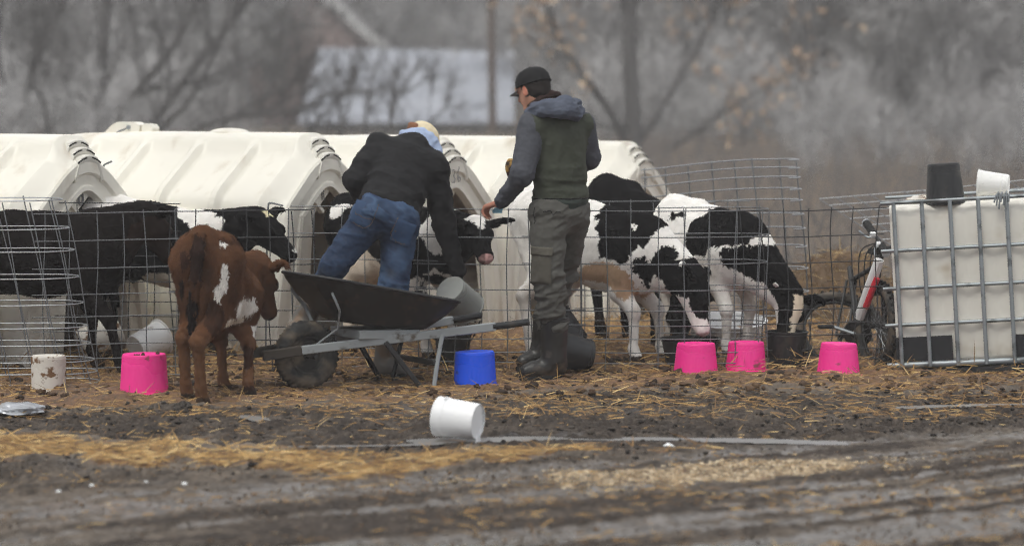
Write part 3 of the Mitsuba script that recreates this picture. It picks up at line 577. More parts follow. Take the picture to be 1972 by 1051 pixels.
def hutch(px, Y, sink, label, number=None, cap=None, latch=None, side=None, turn=0.0):
    k = thing('calf_hutch', label, 'calf hutch', 'cream plastic calf hutches in a row'); W = T().translate([px, Y, -sink]).rotate([0, 0, 1], math.degrees(HA) + turn)
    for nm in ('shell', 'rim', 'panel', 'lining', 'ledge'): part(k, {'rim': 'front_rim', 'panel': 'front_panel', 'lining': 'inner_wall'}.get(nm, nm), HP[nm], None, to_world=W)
    for h, sl in VP:
        v = part(k, 'vent', h, None, to_world=W)
        for s in sl: part(v, 'slot', s, None, to_world=W)
    if number:
        strokes, (y0, z0, x0), s = number
        n = part(k, 'number', cat([tube(np.c_[np.full(len(q), x0), y0 + np.array(q)[:, 0] * s, z0 + np.array(q)[:, 1] * s], 0.0032, 5) for q in strokes]), 'ink_mat', to_world=W)
    for c in cap or (): part(k, 'ridge_cap', CAP, None, to_world=W @ T().translate([c, 0, 0]))
    if side:
        from shapely.geometry import Polygon
        a = np.linspace(0, math.pi, 25); poly = Polygon(np.vstack([np.c_[side + 0.30 * np.cos(a), 0.84 + 0.075 * np.sin(a)], [[side - 0.30, 0.0], [side + 0.30, 0.0]]]))
        m = trimesh.creation.extrude_polygon(poly, 0.03, engine='earcut'); q = np.array(m.vertices); q = np.c_[q[:, 0], -(0.634 - 0.0526 * q[:, 1]) + 0.018 - q[:, 2], q[:, 1]]
        part(k, 'side_panel', trimesh.Trimesh(q, m.faces, process=False), 'hutch_mat', smooth=False, to_world=W)
    if latch:
        l = part(k, 'latch', cat([trimesh.convex.convex_hull(np.array([[latch + x, y, z] for x, z in ((-.30, 1.33), (-.17, 1.43), (-.12, 1.45), (.02, 1.45), (.07, 1.43), (.06, 1.36)) for y in (-.04, .04)])),
                                 trimesh.convex.convex_hull(np.array([[latch + x, y, z] for x, z in ((.085, 1.36), (.085, 1.425), (.11, 1.44), (.16, 1.435), (.18, 1.41), (.16, 1.36)) for y in (-.035, .035)]))]), 'hutch_mat', smooth=False, to_world=W)
        part(l, 'bolt', tube([(latch - .02, -.055, 1.415), (latch - .02, .055, 1.415)], 0.014, 10), 'galv_mat', to_world=W)
        part(l, 'rod', tube([(latch - .03, -.06, 1.405), (latch - .09, -.07, 1.385), (latch - .28, -.10, 1.25)], 0.006, 6), 'wire_mat', to_world=W)
    return k
two = [[(-.9, .35), (-.75, .5), (-.5, .5), (-.4, .3), (-.6, 0), (-.95, -.35), (-.4, -.3)], [(-.82, .3), (-.62, .42), (-.52, .25), (-.8, -.2)]]
zero = [[(0.1 + .3 * math.cos(a), .45 * math.sin(a) - .05) for a in np.linspace(0, 6.28, 16)], [(0.1 + .18 * math.cos(a), .3 * math.sin(a) - .05) for a in np.linspace(0, 6.28, 14)]]
one = lambda x: [[(x - .06, .55), (x + .06, -.5)]]
three = [[(-.75, .45), (-.5, .6), (-.3, .4), (-.5, .1), (-.28, -.15), (-.4, -.45), (-.8, -.4)]]
six = [[(.3, .75), (.1, .3), (.1, -.2), (.25, -.4), (.45, -.25), (.4, 0), (.12, -.1)]]
nine = [[(.4, .2), (.2, .1), (.1, .35), (.25, .55), (.42, .4), (.4, .1), (.35, -.5)]]
hutch(-3.333, 17.45, 0.0, 'cream calf hutch cut off by the left edge of the picture')
hutch(-2.591, 18.1, 0.0, 'cream calf hutch at left with the number 20 scribbled under its gable', (two + zero, (-0.03, 1.0, -0.048), 0.085))
hutch(-1.160, 18.9, 0.0, 'cream calf hutch numbered 11 with a bolted ridge latch and an arched side panel', (one(-.12) + one(.12), (-0.02, 1.0, -0.048), 0.085), cap=(-0.82,), latch=-1.62, side=-0.80)
hutch(-0.367, 19.7, 0.035, 'cream calf hutch numbered 36 between the two people', (three + six, (0.0, 1.12, 0.002), 0.085))
hutch(0.240, 20.7, 0.05, 'cream calf hutch mostly hidden behind the standing man')
hutch(0.976, 21.6, 0.10, 'cream calf hutch numbered 19 at the right end of the row', (one(-.3) + nine, (-0.02, 1.10, 0.002), 0.08), cap=(-0.55,))
# ---------------------------------------------------------------- welded wire panels
HOG = (0.0, 0.05, 0.11, 0.19, 0.27, 0.355, 0.48, 0.635, 0.795, 0.955)
def wire_panel(label, path, heights=HOG, step=0.152, lean=(0, 0), mat='wire_mat', r=0.0032, seed=0, wob=0.006, group='wire panels around the calf pens', sag=0.0, skip=(), vr=None, vmat=None, off=0.0):
    path = np.asarray(path, float); rr = np.random.default_rng(seed); k = thing('wire_panel', label, 'wire panel', group)
    L = np.r_[0, np.cumsum(np.linalg.norm(np.diff(path, axis=0), axis=1))]; at = lambda s: np.stack([np.interp(s, L, path[:, c]) for c in range(3)], -1)
    up = V(lean[0], lean[1], 1); ph = rr.uniform(0, 6, 4); top = max(heights)
    def wobble(s, h): return np.stack([np.sin(h * 7 + s * 3 + ph[0]), 0.8 * np.sin(h * 5 + s * 2 + ph[1]), 0.8 * np.sin(s * 3.1 + ph[2]) - sag * np.sin(math.pi * s / L[-1]) * h / top], -1) * wob
    n = max(8, int(L[-1] / 0.06))
    ts = np.unique(np.r_[np.linspace(0, L[-1], n), L])
    for i, h in enumerate(heights):
        if i in skip: continue
        jit = rr.normal() * 0.003; part(k, 'horizontal_wire', tube(at(ts) + up * (h + jit) + wobble(ts, h + 0 * ts), r, 5), mat, smooth=True)
    for s in np.arange(off, L[-1] + 1e-6, step):
        hs = np.linspace(heights[0] - 0.01, top + (0.012 if rr.random() < .7 else -0.01), 9); sj = s + rr.normal() * 0.004; ln = rr.normal() * 0.012
        hh = hs[:, None]; p = at(np.full(9, sj)) + up * hh + wobble(np.full(9, sj), hs) + [ln, 0, 0] * hh; p[:, 1] += r * 2
        part(k, 'upright_wire', tube(p, vr or r, 5), vmat or mat, smooth=True)
    return k
def line(a, b, n=2): return [a + (b - a) * t for t in np.linspace(0, 1, n)]
def curl(x0, x1, y0, y1, xe):
    """plan of a panel that runs from x0 to xe along y0 and doubles back along y1 to x1"""
    r = (y1 - y0) / 2; a = np.linspace(-math.pi / 2, math.pi / 2, 13)
    return [(x0, y0, 0)] + [(xe + r * math.cos(q), y0 + r + r * math.sin(q), 0) for q in a] + [(x1, y1, 0)]
wire_panel('bright wire panel bent into a leaning curl at far left', curl(-4.2, -4.0, 16.62, 16.95, -2.520), (0.0, .06, .13, .22, .32, .45, .60, .75, .88, 1.04), lean=(-0.19, 0.0), mat='wire_bright_mat', seed=1, r=0.0036, vmat='wire_mat')
wire_panel('grey wire panel in front of the black calf at left', line(V(-2.771, 17.05, 0.0), V(-1.852, 17.15, 0.0)), seed=2, wob=0.008, off=0.06)
wire_panel('dark bent wire panel behind the brown calf', spline([V(-2.013, 17.45, 0), V(-1.579, 17.4, 0), V(-1.220, 17.3, 0.0), V(-1.146, 17.42, 0)]), seed=3, wob=0.010, mat='wire_dark_mat', lean=(-0.02, 0.02), r=0.0036)
wire_panel('grey wire panel between the brown calf and the bending woman', line(V(-1.330, 17.75, 0.01), V(-0.446, 17.62, 0)), seed=4, step=0.155)
wire_panel('light grey wire panel that the bending woman leans over', line(V(-0.590, 17.56, 0), V(0.443, 17.5, 0)), seed=5, step=0.152, mat='wire_mat', off=0.10)
wire_panel('grey wire panel in front of the spotted calf, curled back at its right end', curl(0.052, 0.878, 17.44, 17.82, 1.336), seed=6, mat='wire_mat', off=0.05)
wire_panel('loose dark wire panel sagging in front of the bicycle', spline([V(1.392, 17.75, 0.0), V(1.662, 17.7, 0), V(1.976, 17.72, 0), V(2.228, 17.62, 0)]), seed=7, wob=0.014, mat='wire_dark_mat', sag=0.6, r=0.0034, step=0.135)
wire_panel('wire panel dividing the pens behind the spotted calf', line(V(0.396, 18.9, 0.0), V(1.514, 18.75, 0.0)), seed=10, off=0.07)
wire_panel('inner wire panel across the pen of the black calf at left', line(V(-2.978, 17.9, 0.02), V(-2.008, 17.95, 0.02)), seed=12, off=0.04, mat='wire_dark_mat')
wire_panel('tall galvanised panel with hooked wire ends leaning at the back of the last pen', spline([V(0.942, 19.7, -.09), V(1.432, 19.2, -.03), V(1.827, 18.75, 0), V(1.894, 18.70, 0), V(1.905, 18.64, 0), V(1.874, 18.56, 0), V(1.825, 18.53, 0)]),
           (0.03, 0.22, 0.39, 0.54, 0.68, 0.79, 0.88, 0.97, 1.04, 1.11, 1.17, 1.225), lean=(-0.07, 0.03), mat='wire_bright_mat', vmat='wire_mat', seed=13, r=0.0046, step=0.205)
k = thing('wire_panel', 'slanting wire panel lying back behind the caged water tank', 'wire panel', 'wire panels around the calf pens')
A, U, W = V(*(2.111,20.300,0.917)), V(*(3.524,19.600,1.080)) - V(*(2.111,20.300,0.917)), V(*(2.485,19.200,0.646)) - V(*(2.118,20.300,0.917))
for t in np.linspace(0, 1, 8): part(k, 'horizontal_wire', tube([A + W * t, A + W * t + U * 0.5 + V(0, 0, -.01), A + W * t + U], 0.0036, 5), 'wire_bright_mat')
for t in np.linspace(0, 1, 14): part(k, 'upright_wire', tube([A + U * t + V(0, -.007, 0), A + U * t + W + V(0, -.007, 0)], 0.0034, 5), 'wire_mat')
rod = lambda lab, pts: single('steel_rod', tube(spline(pts, 5), 0.006, 6), 'wire_mat', lab, 'rod', 'bent steel rods of the pens')
rod('bent steel rod hooking out beside the hutch numbered 20', [(-2.478,18.400,1.108), (-2.520,18.400,1.150), (-2.542,18.400,1.183), (-2.535,18.400,1.199), (-2.480,18.300,1.220)])
rod('bent steel rod with its hooked top over the panel behind the brown calf', [(-1.532,18.300,-0.034), (-1.518,18.300,0.773), (-1.511,18.300,0.934), (-1.498,18.300,0.963), (-1.413,18.200,0.951)])

# ---------------------------------------------------------------- calves
BLACK, DARKBROWN, WHITE, TAN, BROWNC, PINK = (srgb(15, 14, 15), srgb(21, 17, 16), srgb(226, 223, 218), srgb(186, 156, 128), srgb(86, 58, 40), srgb(196, 152, 148))
def in_poly(s, z, poly):
    from matplotlib.path import Path
    return Path(poly).contains_points(np.c_[s, z])
def inside(s, z, poly):
    p = np.array(poly); q = np.roll(p, -1, 0); c = np.zeros(len(s), bool)
    for (x0, y0), (x1, y1) in zip(p, q):
        if y0 == y1: continue
        c ^= ((y0 > z) != (y1 > z)) & (s < (x1 - x0) * (z - y0) / (y1 - y0) + x0)
    return c
def calf(label, hip, sho, hz, sz, poll, muzzle, hooves, S=1.0, base=BLACK, patches=(), ears=((0.15, 1.0, -0.1), (0.15, 1.0, -0.1)), blaze=None, nose=srgb(30, 27, 27), tail=None, O=None, hup=(0, 0, 1),
         fur=6000, fur_len=0.017, seed=0, tagged=None, width=1.0, wool=0.0, belly=None, neck_r=1.0, leg=1.0, stw=1.0, deep=1.0):
    hip, sho, poll, muzzle = V(*hip), V(*sho), V(*poll), V(*muzzle); f = unit(V(sho[0] - hip[0], sho[1] - hip[1], 0)); sd = V(-f[1], f[0], 0); Z = V(0, 0, 1)
    H, C = V(hip[0], hip[1], hz), V(sho[0], sho[1], sz); gap = np.linalg.norm((C - H)[:2]); w = width
    ax = unit(C - H); R = np.stack([ax, sd, np.cross(ax, sd)], 1); m = Clay(0.0085); lerp = lambda t, dz: H + (C - H) * t + V(0, 0, dz * S)
    m.ell(lerp(-0.06, -0.155), V(.20, .150 * w, .150) * S, R, .05); m.ell(lerp(-0.16, -0.09), V(.10, .085 * w, .075) * S, R, .05)
    m.ell(lerp(0.36, -0.255 + .215 * (1 - deep)), V(gap * 0.42 + .06, .185 * w, .215 * deep) * S, R, .08); m.ell(lerp(0.72, -0.25), V(.25, .175 * w, .235 * deep) * S, R, .08)
    m.ell(lerp(1.02, -0.23), V(.15, .140 * w, .205) * S, R, .07); m.bone(lerp(-0.18, -0.055), lerp(0.5, -0.065), .045 * S, .05 * S, .06); m.bone(lerp(0.5, -0.065), lerp(1.0, -0.05), .05 * S, .045 * S, .06)
    for s_ in (-1, 1): m.ell(lerp(0.02, -0.045) + sd * s_ * .105 * S * w, V(.05, .03, .03) * S, None, .05)
    # legs: hooves in the order fore left, fore right, hind left, hind right (left = the calf's own left)
    for i, hf in enumerate(hooves):
        if hf is None: continue
        hf = V(*hf); s_ = 1 if i % 2 == 0 else -1
        if i < 2:
            top = C + sd * s_ * .105 * S * w - Z * .24 * S - f * .0; el = C + sd * s_ * .105 * S * w - Z * .43 * S - f * .05 * S; foot = hf + Z * .03
            kn = el * .46 + foot * .54 + f * .035 * S; kn[2] = foot[2] + .27 * S; fe = foot * .93 + kn * .07 - f * .012; fe[2] = foot[2] + .065 * S
            m.bone(top, el, .095 * S, .062 * S, .06); m.bone(el, kn, .056 * S, .038 * S, .03); m.ell(kn, V(.038, .038, .05) * S, None, .02); m.bone(kn, fe, .030 * S, .025 * S, .015); m.bone(fe, foot + f * .012, .032 * S, .036 * S, .012)
            m.bone(foot + f * .015, hf + f * .025 + Z * .012, .036 * S, .040 * S, .01)
        else:
            top = H + sd * s_ * .095 * S * w - Z * .17 * S; foot = hf + Z * .03; st = H * .7 + C * .3 - Z * .40 * S + sd * s_ * .115 * S * w * stw; st[2] = min(st[2], H[2] - .38 * S); st = st + (foot - st) * V(.12, .12, 0)
            hk = foot - f * .055 * S; hk[2] = foot[2] + .33 * S; fe = foot - f * .012; fe[2] = foot[2] + .07 * S
            m.bone(top, st, .135 * S, .088 * S * leg, .06); m.bone(top - f * .08 * S - Z * .04 * S, hk * .35 + st * .65 - f * .05 * S, .085 * S * leg, .06 * S * leg, .05); m.bone(st, hk, .082 * S * leg, .042 * S * leg, .04); m.ell(hk, V(.042, .036, .055) * S, None, .02)
            m.bone(hk, fe, .033 * S * leg, .028 * S * leg, .015); m.bone(fe, foot + f * .012, .034 * S, .037 * S, .012); m.bone(foot + f * .015, hf + f * .025 + Z * .012, .037 * S, .041 * S, .01)
    # neck and head
    hf_ = unit(muzzle - poll); hs = unit(np.cross(V(*hup), hf_)); hu = np.cross(hf_, hs); HR = np.stack([hf_, hs, hu], 1); q = lambda a, b, c: poll + (hf_ * a + hs * b + hu * c) * S
    nb = C + f * .07 * S - Z * .15 * S
    m.bone(nb, q(-.01, 0, -.045), .145 * S * neck_r, .085 * S, .07, flat=(hs, .82)); m.bone(C + f * .06 * S - Z * .30 * S, q(.03, 0, -.08), .125 * S * neck_r, .06 * S, .07, flat=(hs, .8)); m.bone(C + f * .02 - Z * .06 * S, q(-.02, 0, -.01), .06 * S, .05 * S, .06)
    m.ell(q(.07, 0, -.005), V(.105, .078, .072) * S, HR, .03); m.bone(q(.10, 0, -.012), q(.27, 0, -.018), .062 * S, .043 * S, .03); m.ell(q(.295, 0, -.022), V(.045, .050, .042) * S, HR, .02)
    m.bone(q(.09, 0, -.07), q(.26, 0, -.045), .050 * S, .030 * S, .03); m.ell(q(0, 0, .035), V(.035, .04, .03) * S, HR, .03)
    for s_ in (-1, 1):
        m.ell(q(.125, s_ * .055, .025), V(.04, .022, .03) * S, HR, .015); m.ell(q(.33, s_ * .022, -.006), V(.012, .010, .008) * S, HR, .006, 'sub')
        d = unit(HR @ V(ears[0 if s_ > 0 else 1][0] * -1, s_ * ears[0 if s_ > 0 else 1][1], ears[0 if s_ > 0 else 1][2])); root = q(.015, s_ * .066, .018); e2 = unit(np.cross(d, hf_)); e3 = np.cross(d, e2); ER = np.stack([d, e3, e2], 1)
        L = (ears[0 if s_ > 0 else 1] + (1.0,))[3] if len(ears[0]) > 3 else 1.0
        m.bone(root, root + d * .04 * S, .022 * S, .026 * S, .02); m.ell(root + d * .092 * S, V(.078, .043, .016) * S, ER, .015); m.ell(root + d * .10 * S + hf_ * .016 * S, V(.055, .026, .011) * S, ER, .008, 'sub')
    if tail is not None: m.chain(tail, np.linspace(.034, .018, len(tail)) * S, .03)
    mesh = m.build(); x = np.array(mesh.vertices); n = vnormals(mesh)
    # small unevenness of hide and hair
    x = x + n * ((meshkit.fbm(x * 9, 3, seed) - 0.5) * 0.012 + (meshkit.fbm(x * 38, 2, seed + 5) - 0.5) * (0.004 + wool))[:, None]; mesh = trimesh.Trimesh(x, mesh.faces, process=False)
    def paint(p, jag=1.0, shift=0):
        o = H if O is None else V(O[0], O[1], 0); pj = p + (np.stack([meshkit.fbm(p * 22 + k * 9.1, 3, seed) for k in range(3)], -1) - 0.5) * 0.05 * jag + (np.stack([meshkit.noise(p * [150, 150, 60] + k * 5.3, seed) for k in range(3)], -1) - 0.5) * 0.018
        s, z = (pj - o) @ f, pj[:, 2]; col = np.tile(np.asarray(base, float), (len(p), 1)); loc = (pj - poll) @ HR / S
        for pt in patches:
            kind = pt[0]
            if kind == 'poly': k = inside(s, z, pt[1])
            elif kind == 'ell': k = (((pj - V(*pt[1])) / V(*pt[2])) ** 2).sum(1) < 1
            elif kind == 'low': k = z < pt[1]
            elif kind == 'near': k = np.linalg.norm((pj - V(*pt[1]))[:, :2], axis=1) < pt[2]; k &= (z < pt[3])
            elif kind == 'head': k = (loc[:, 0] > pt[1]) & (np.abs(loc[:, 1]) < .1) & (np.abs(loc[:, 2]) < .14) & (np.linalg.norm(loc - [.15, 0, 0], axis=1) < .26)
            elif kind == 'behind': k = s < pt[1]
            elif kind == 'side': k = ((pj - o) @ sd * pt[1] > 0) & inside(s, z, pt[2])
            col[k] = pt[-1]
        if blaze is not None:
            for (a0, a1, w0, w1, bc) in blaze:
                t = np.clip((loc[:, 0] - a0) / (a1 - a0), 0, 1); k = (loc[:, 0] > a0) & (loc[:, 0] < a1) & (np.abs(loc[:, 1]) < (w0 + (w1 - w0) * t)) & (loc[:, 2] > -.02) & (np.abs(loc[:, 2]) < .12); col[k] = bc
        lp = (p - poll) @ HR / S; k = (lp[:, 0] > .318) & (lp[:, 0] < .37) & (np.abs(lp[:, 1]) < .07) & (lp[:, 2] > -.05) & (lp[:, 2] < .07); col[k] = nose; k &= (lp[:, 1] * (1 if seed % 2 else -1) > .008); col[k] = col[k] * .35
        k = p[:, 2] < min(h[2] for h in hooves if h is not None) + .055 * S; col[k] = col[k] * 0 + srgb(52, 44, 40)
        g = 0.86 + 0.3 * meshkit.fbm(p * [30, 30, 18], 3, seed + 3); col = col * g[:, None]
        st = ss(.50, .72, meshkit.fbm(p * [8, 8, 5], 3, seed + 12)) * ss(.85, .35, p[:, 2]) * .38 * (col.mean(1) > .3); col = col * (1 - st[:, None]) + np.array(srgb(140, 112, 82)) * st[:, None]
        mud = ss(.30, .02, p[:, 2]) * ss(.45, .7, meshkit.fbm(p * 11, 3, seed + 9)); mud = mud * (.25 + .4 * (col.mean(1) > .15)); return col * (1 - mud[:, None]) + np.array(srgb(104, 82, 62)) * mud[:, None]
    col = paint(x); k = thing('calf', label, 'calf'); part(k, 'body', mesh, 'coat_mat', smooth=True, color=col)
    for s_ in (-1, 1):
        e = trimesh.creation.icosphere(subdivisions=2); part(k, 'eye', moved(e, HR, q(.125, s_ * .064, .027), .0145 * S), 'eye_mat', smooth=True)
    if tagged is not None:
        s_ = tagged; d = unit(HR @ V(ears[0 if s_ > 0 else 1][0] * -1, s_ * ears[0 if s_ > 0 else 1][1], ears[0 if s_ > 0 else 1][2])); c = q(.015, s_ * .066, .018) + d * .09 * S + hf_ * .016 * S
        part(k, 'ear_tag', box(c, (.012, .03, .042), np.stack([hf_, d, np.cross(hf_, d)], 1), .004), 'tag_mat', smooth=False)
    if fur:
        ids, b = scatter_on(mesh, fur, seed); p = (x[ids] * b[..., None]).sum(1); nn = (n[ids] * b[..., None]).sum(1); nn /= np.linalg.norm(nn, axis=1, keepdims=True) + 1e-9
        keep = (p[:, 2] > .09) & (np.linalg.norm((p - q(.33, 0, 0)), axis=1) > .05 * S); p, nn = p[keep], nn[keep]
        r = np.random.default_rng(seed); flow = np.tile(-f * .7 - Z * .75, (len(p), 1)) + r.normal(size=(len(p), 3)) * .35; flow -= nn * (flow * nn).sum(1, keepdims=True); flow /= np.linalg.norm(flow, axis=1, keepdims=True) + 1e-9
        d = flow + nn * r.uniform(.15, .6, (len(p), 1)); d /= np.linalg.norm(d, axis=1, keepdims=True); c = paint(p) * r.uniform(.8, 1.25, (len(p), 1))
        short = np.where(np.linalg.norm(p - q(.15, 0, 0), axis=1) < .24 * S, .5, 1.0) * np.where(p[:, 2] < .4, .65, 1.0)
        v, cc, vn = strands(p - nn * .003, d, nn, fur_len * r.uniform(.6, 1.5, len(p)) * short, .006, c, seed, .1); part(k, 'hair', v, 'coat_mat', color=cc, normals=vn, kind='stuff')
    return k
hoof = lambda px, py: (lambda g: (g[0], g[1], 0.0))(px) if False else None
# black calf at far left
calf('all black calf at far left, its head turned away to the right', (-3.38, 17.22), (-2.50, 17.44), 0.975, 0.945, (-2.149,17.450,0.931), (-2.008,17.620,0.626),
     [(-2.50, 17.60, 0.02), (-2.29, 17.25, 0.0), (-3.45, 17.35, 0.02), (-3.50, 17.05, 0.0)], 1.06, DARKBROWN, ears=((0.2, 1.0, 0.1), (0.35, 0.9, -0.25)), seed=1, fur=9000, neck_r=1.15,
     patches=[('ell', (-2.10, 17.4, .76), (.17, .4, .16), srgb(40, 29, 24))], nose=srgb(30, 26, 26))
# black and white calf coming out of the hutch numbered 20
calf('black calf with white rump and white shoulder coming out of the hutch numbered 20', (-2.54, 18.40), (-1.93, 18.16), 1.04, 0.91, (-1.542,17.980,0.884), (-1.300,17.860,0.650),
     [(-1.86, 18.28, .03), (-1.755, 18.08, .03), (-2.45, 18.55, .03), (-2.50, 18.2, .03)], 1.04, BLACK, O=(-2.52, 18.24), ears=((0.1, 1.0, 0.25), (0.25, 1.0, -0.15)), seed=2, fur=7000, wool=0.004,
     patches=[('poly', [(-0.256,1.110),(0.022,1.113),(0.142,1.028),(0.163,0.971),(0.075,0.963),(0.027,0.944),(-0.036,0.898),(-0.117,0.929),(-0.087,0.984)], WHITE),
              ('poly', [(0.446,0.959),(0.547,0.951),(0.708,0.909),(0.815,0.870),(0.790,0.822),(0.811,0.775),(0.725,0.726),(0.625,0.750),(0.597,0.819),(0.539,0.843),(0.493,0.865)], WHITE),
              ('poly', [(0.225,0.509),(0.327,0.546),(0.436,0.536),(0.580,0.565),(0.794,0.443),(0.865,0.350),(0.969,-0.057),(0.719,-0.066),(0.650,0.313),(0.362,0.336)], srgb(190, 184, 172))],
     blaze=[(-.0, .06, .03, .02, srgb(226, 214, 178)), (.29, .33, .02, .02, WHITE)])
# brown calf outside the pen
calf('small red brown calf with white flank streaks standing outside the fence', (-1.645, 15.93), (-1.555, 16.36), 0.90, 0.745, (-1.416,16.600,0.677), (-1.361,16.660,0.417),
     [(-1.60, 16.32, -.01), (-1.435, 16.04, -.02), (-1.755, 15.86, -.01), (-1.650, 15.63, -.01)], 0.95, BROWNC, ears=((0.2, 1.0, 0.0), (0.10, 1.0, 0.0)), seed=3, fur=24000, fur_len=.021, width=.90, wool=.004, leg=1.02, stw=.62, deep=.84, neck_r=.86,
     tail=[(-1.664,15.700,0.884), (-1.669,15.660,0.803), (-1.681,15.660,0.652), (-1.703,15.700,0.483), (-1.711,15.720,0.370)],
     patches=[('low', .36, srgb(100, 70, 50)), ('ell', (-1.668,15.620,0.764), (.055, .12, .14), srgb(48, 33, 28)), ('ell', (-1.756,15.750,0.757), (.03, .2, .06), srgb(60, 38, 30)), ('ell', (-1.714,15.700,0.483), (.035, .06, .16), srgb(34, 28, 28)), ('ell', (-1.777,15.750,0.590), (.02, .2, .06), srgb(40, 30, 28)),
              ('ell', (-1.546,15.900,0.832), (.022, .3, .014), WHITE), ('ell', (-1.536,15.900,0.664), (.024, .3, .085), WHITE), ('ell', (-1.567,15.900,0.575), (.024, .3, .055), WHITE), ('ell', (-1.466,16.200,0.474), (.06, .3, .055), WHITE), ('ell', (-1.528,16.100,0.402), (.06, .3, .03), srgb(215, 205, 192)), ('ell', (-1.530,16.100,0.524), (.022, .2, .03), WHITE), ('ell', (-1.424,16.100,0.339), (.016, .3, .03), WHITE),
              ('ell', (-1.574,16.100,0.845), (.16, .3, .035), srgb(62, 41, 30)), ('ell', (-1.592,15.750,0.451), (.05, .2, .10), srgb(60, 40, 30)), ('ell', (-1.455,16.000,0.206), (.06, .3, .07), srgb(58, 39, 30)), ('ell', (-1.433,16.000,0.008), (.06, .1, .05), srgb(60, 42, 34))], nose=srgb(28, 24, 24))
# calf looking at the camera between the people
calf('black and white calf looking at the camera beside the bending woman', (-0.965, 18.62), (-0.475, 17.98), 1.0, 0.945, (-0.215,17.720,0.845), (-0.157,17.460,0.697),
     [(-0.36, 18.02, .02), (-0.515, 17.88, .02), (-0.90, 18.75, .03), (-1.02, 18.42, .03)], 1.04, BLACK, O=(-1.09, 18.50), ears=((0.15, 1.0, 0.12), (0.3, 0.9, 0.18)), seed=4, fur=7000, tagged=-1,
     patches=[('poly', [(0.899,0.970),(0.973,0.951),(0.984,0.832),(1.058,0.748),(1.036,0.722),(0.972,0.670),(0.919,0.686),(0.877,0.760),(0.823,0.789),(0.779,0.705),(0.725,0.722),(0.834,0.858)], WHITE),
              ('poly', [(0.697,0.490),(0.806,0.527),(0.914,0.586),(0.967,0.551),(1.036,0.461),(1.055,-0.038),(0.777,-0.059),(0.832,0.450),(0.724,0.444)], WHITE), ('poly', [(0.833,0.544),(0.929,0.555),(0.951,0.487),(0.897,0.453),(0.800,0.461)], BLACK),
              ('poly', [(0.053,0.668),(0.310,0.711),(0.449,0.589),(0.475,0.239),(-0.067,0.140),(-0.007,0.470)], srgb(214, 202, 186)), ('poly', [(-0.062,0.925),(0.066,0.955),(0.077,0.890),(0.025,0.846)], WHITE)],
     blaze=[(-.04, .12, .062, .012, WHITE)], nose=srgb(190, 150, 146))
# spotted calf eating
calf('black and white spotted calf with tan belly, head lowered to eat beside the standing man', (0.206, 18.30), (0.765, 17.93), 1.065, 0.905, (1.094,17.660,0.549), (1.164,17.620,0.228),
     [(0.92, 17.98, .0), (0.745, 17.80, .0), (0.37, 18.28, .02), (0.12, 18.02, .02)], 1.08, WHITE, O=(0.12, 18.16), ears=((0.2, 1.0, 0.1), (0.55, 0.8, -0.2)), hup=(0.9, -0.3, 0.3), seed=5, fur=10000,
     patches=[('poly', [(0.437,0.987),(0.508,0.989),(0.556,0.968),(0.585,1.015),(0.640,0.991),(0.669,0.942),(0.717,0.971),(0.801,0.951),(0.866,0.887),(0.859,0.837),(0.826,0.768),(0.790,0.707),(0.754,0.728),(0.732,0.665),(0.674,0.613),(0.652,0.647),(0.582,0.645),(0.497,0.648),(0.508,0.772),(0.460,0.821),(0.475,0.871),(0.426,0.886)], BLACK),
              ('poly', [(0.725,0.621),(0.791,0.679),(0.823,0.637),(0.859,0.681),(0.906,0.739),(0.949,0.728),(1.007,0.686),(0.996,0.642),(1.064,0.666),(1.146,0.625),(1.207,0.572),(1.257,0.484),(1.285,0.390),(1.258,0.327),(1.215,0.288),(1.133,0.313),(1.080,0.382),(1.094,0.416),(0.986,0.437),(0.943,0.429),(0.932,0.457),(0.907,0.527),(0.860,0.551),(0.817,0.493),(0.780,0.451),(0.773,0.513),(0.725,0.590)], BLACK),
              ('poly', [(0.681,0.867),(0.717,0.855),(0.739,0.812),(0.710,0.818)], WHITE),
              ('poly', [(0.289,0.487),(0.394,0.595),(0.512,0.630),(0.641,0.615),(0.707,0.580),(0.718,0.455),(0.675,0.384),(0.616,0.445),(0.512,0.495),(0.364,0.505)], TAN), ('poly', [(-0.090,0.553),(-0.021,0.556),(-0.006,0.172),(-0.090,0.168)], srgb(206, 190, 168))],
     nose=srgb(196, 184, 176))
# black calf behind it
calf('black calf behind the spotted calf, only its arched back and lowered neck in view', (0.675, 19.32), (0.97, 18.90), 1.085, 0.93, (1.082,18.520,0.355), (1.005,18.400,0.048),
     [(1.06, 18.95, .0), (0.92, 18.80, .0), (0.76, 19.45, .03), (0.58, 19.2, .03)], 1.08, BLACK, seed=6, fur=6000)
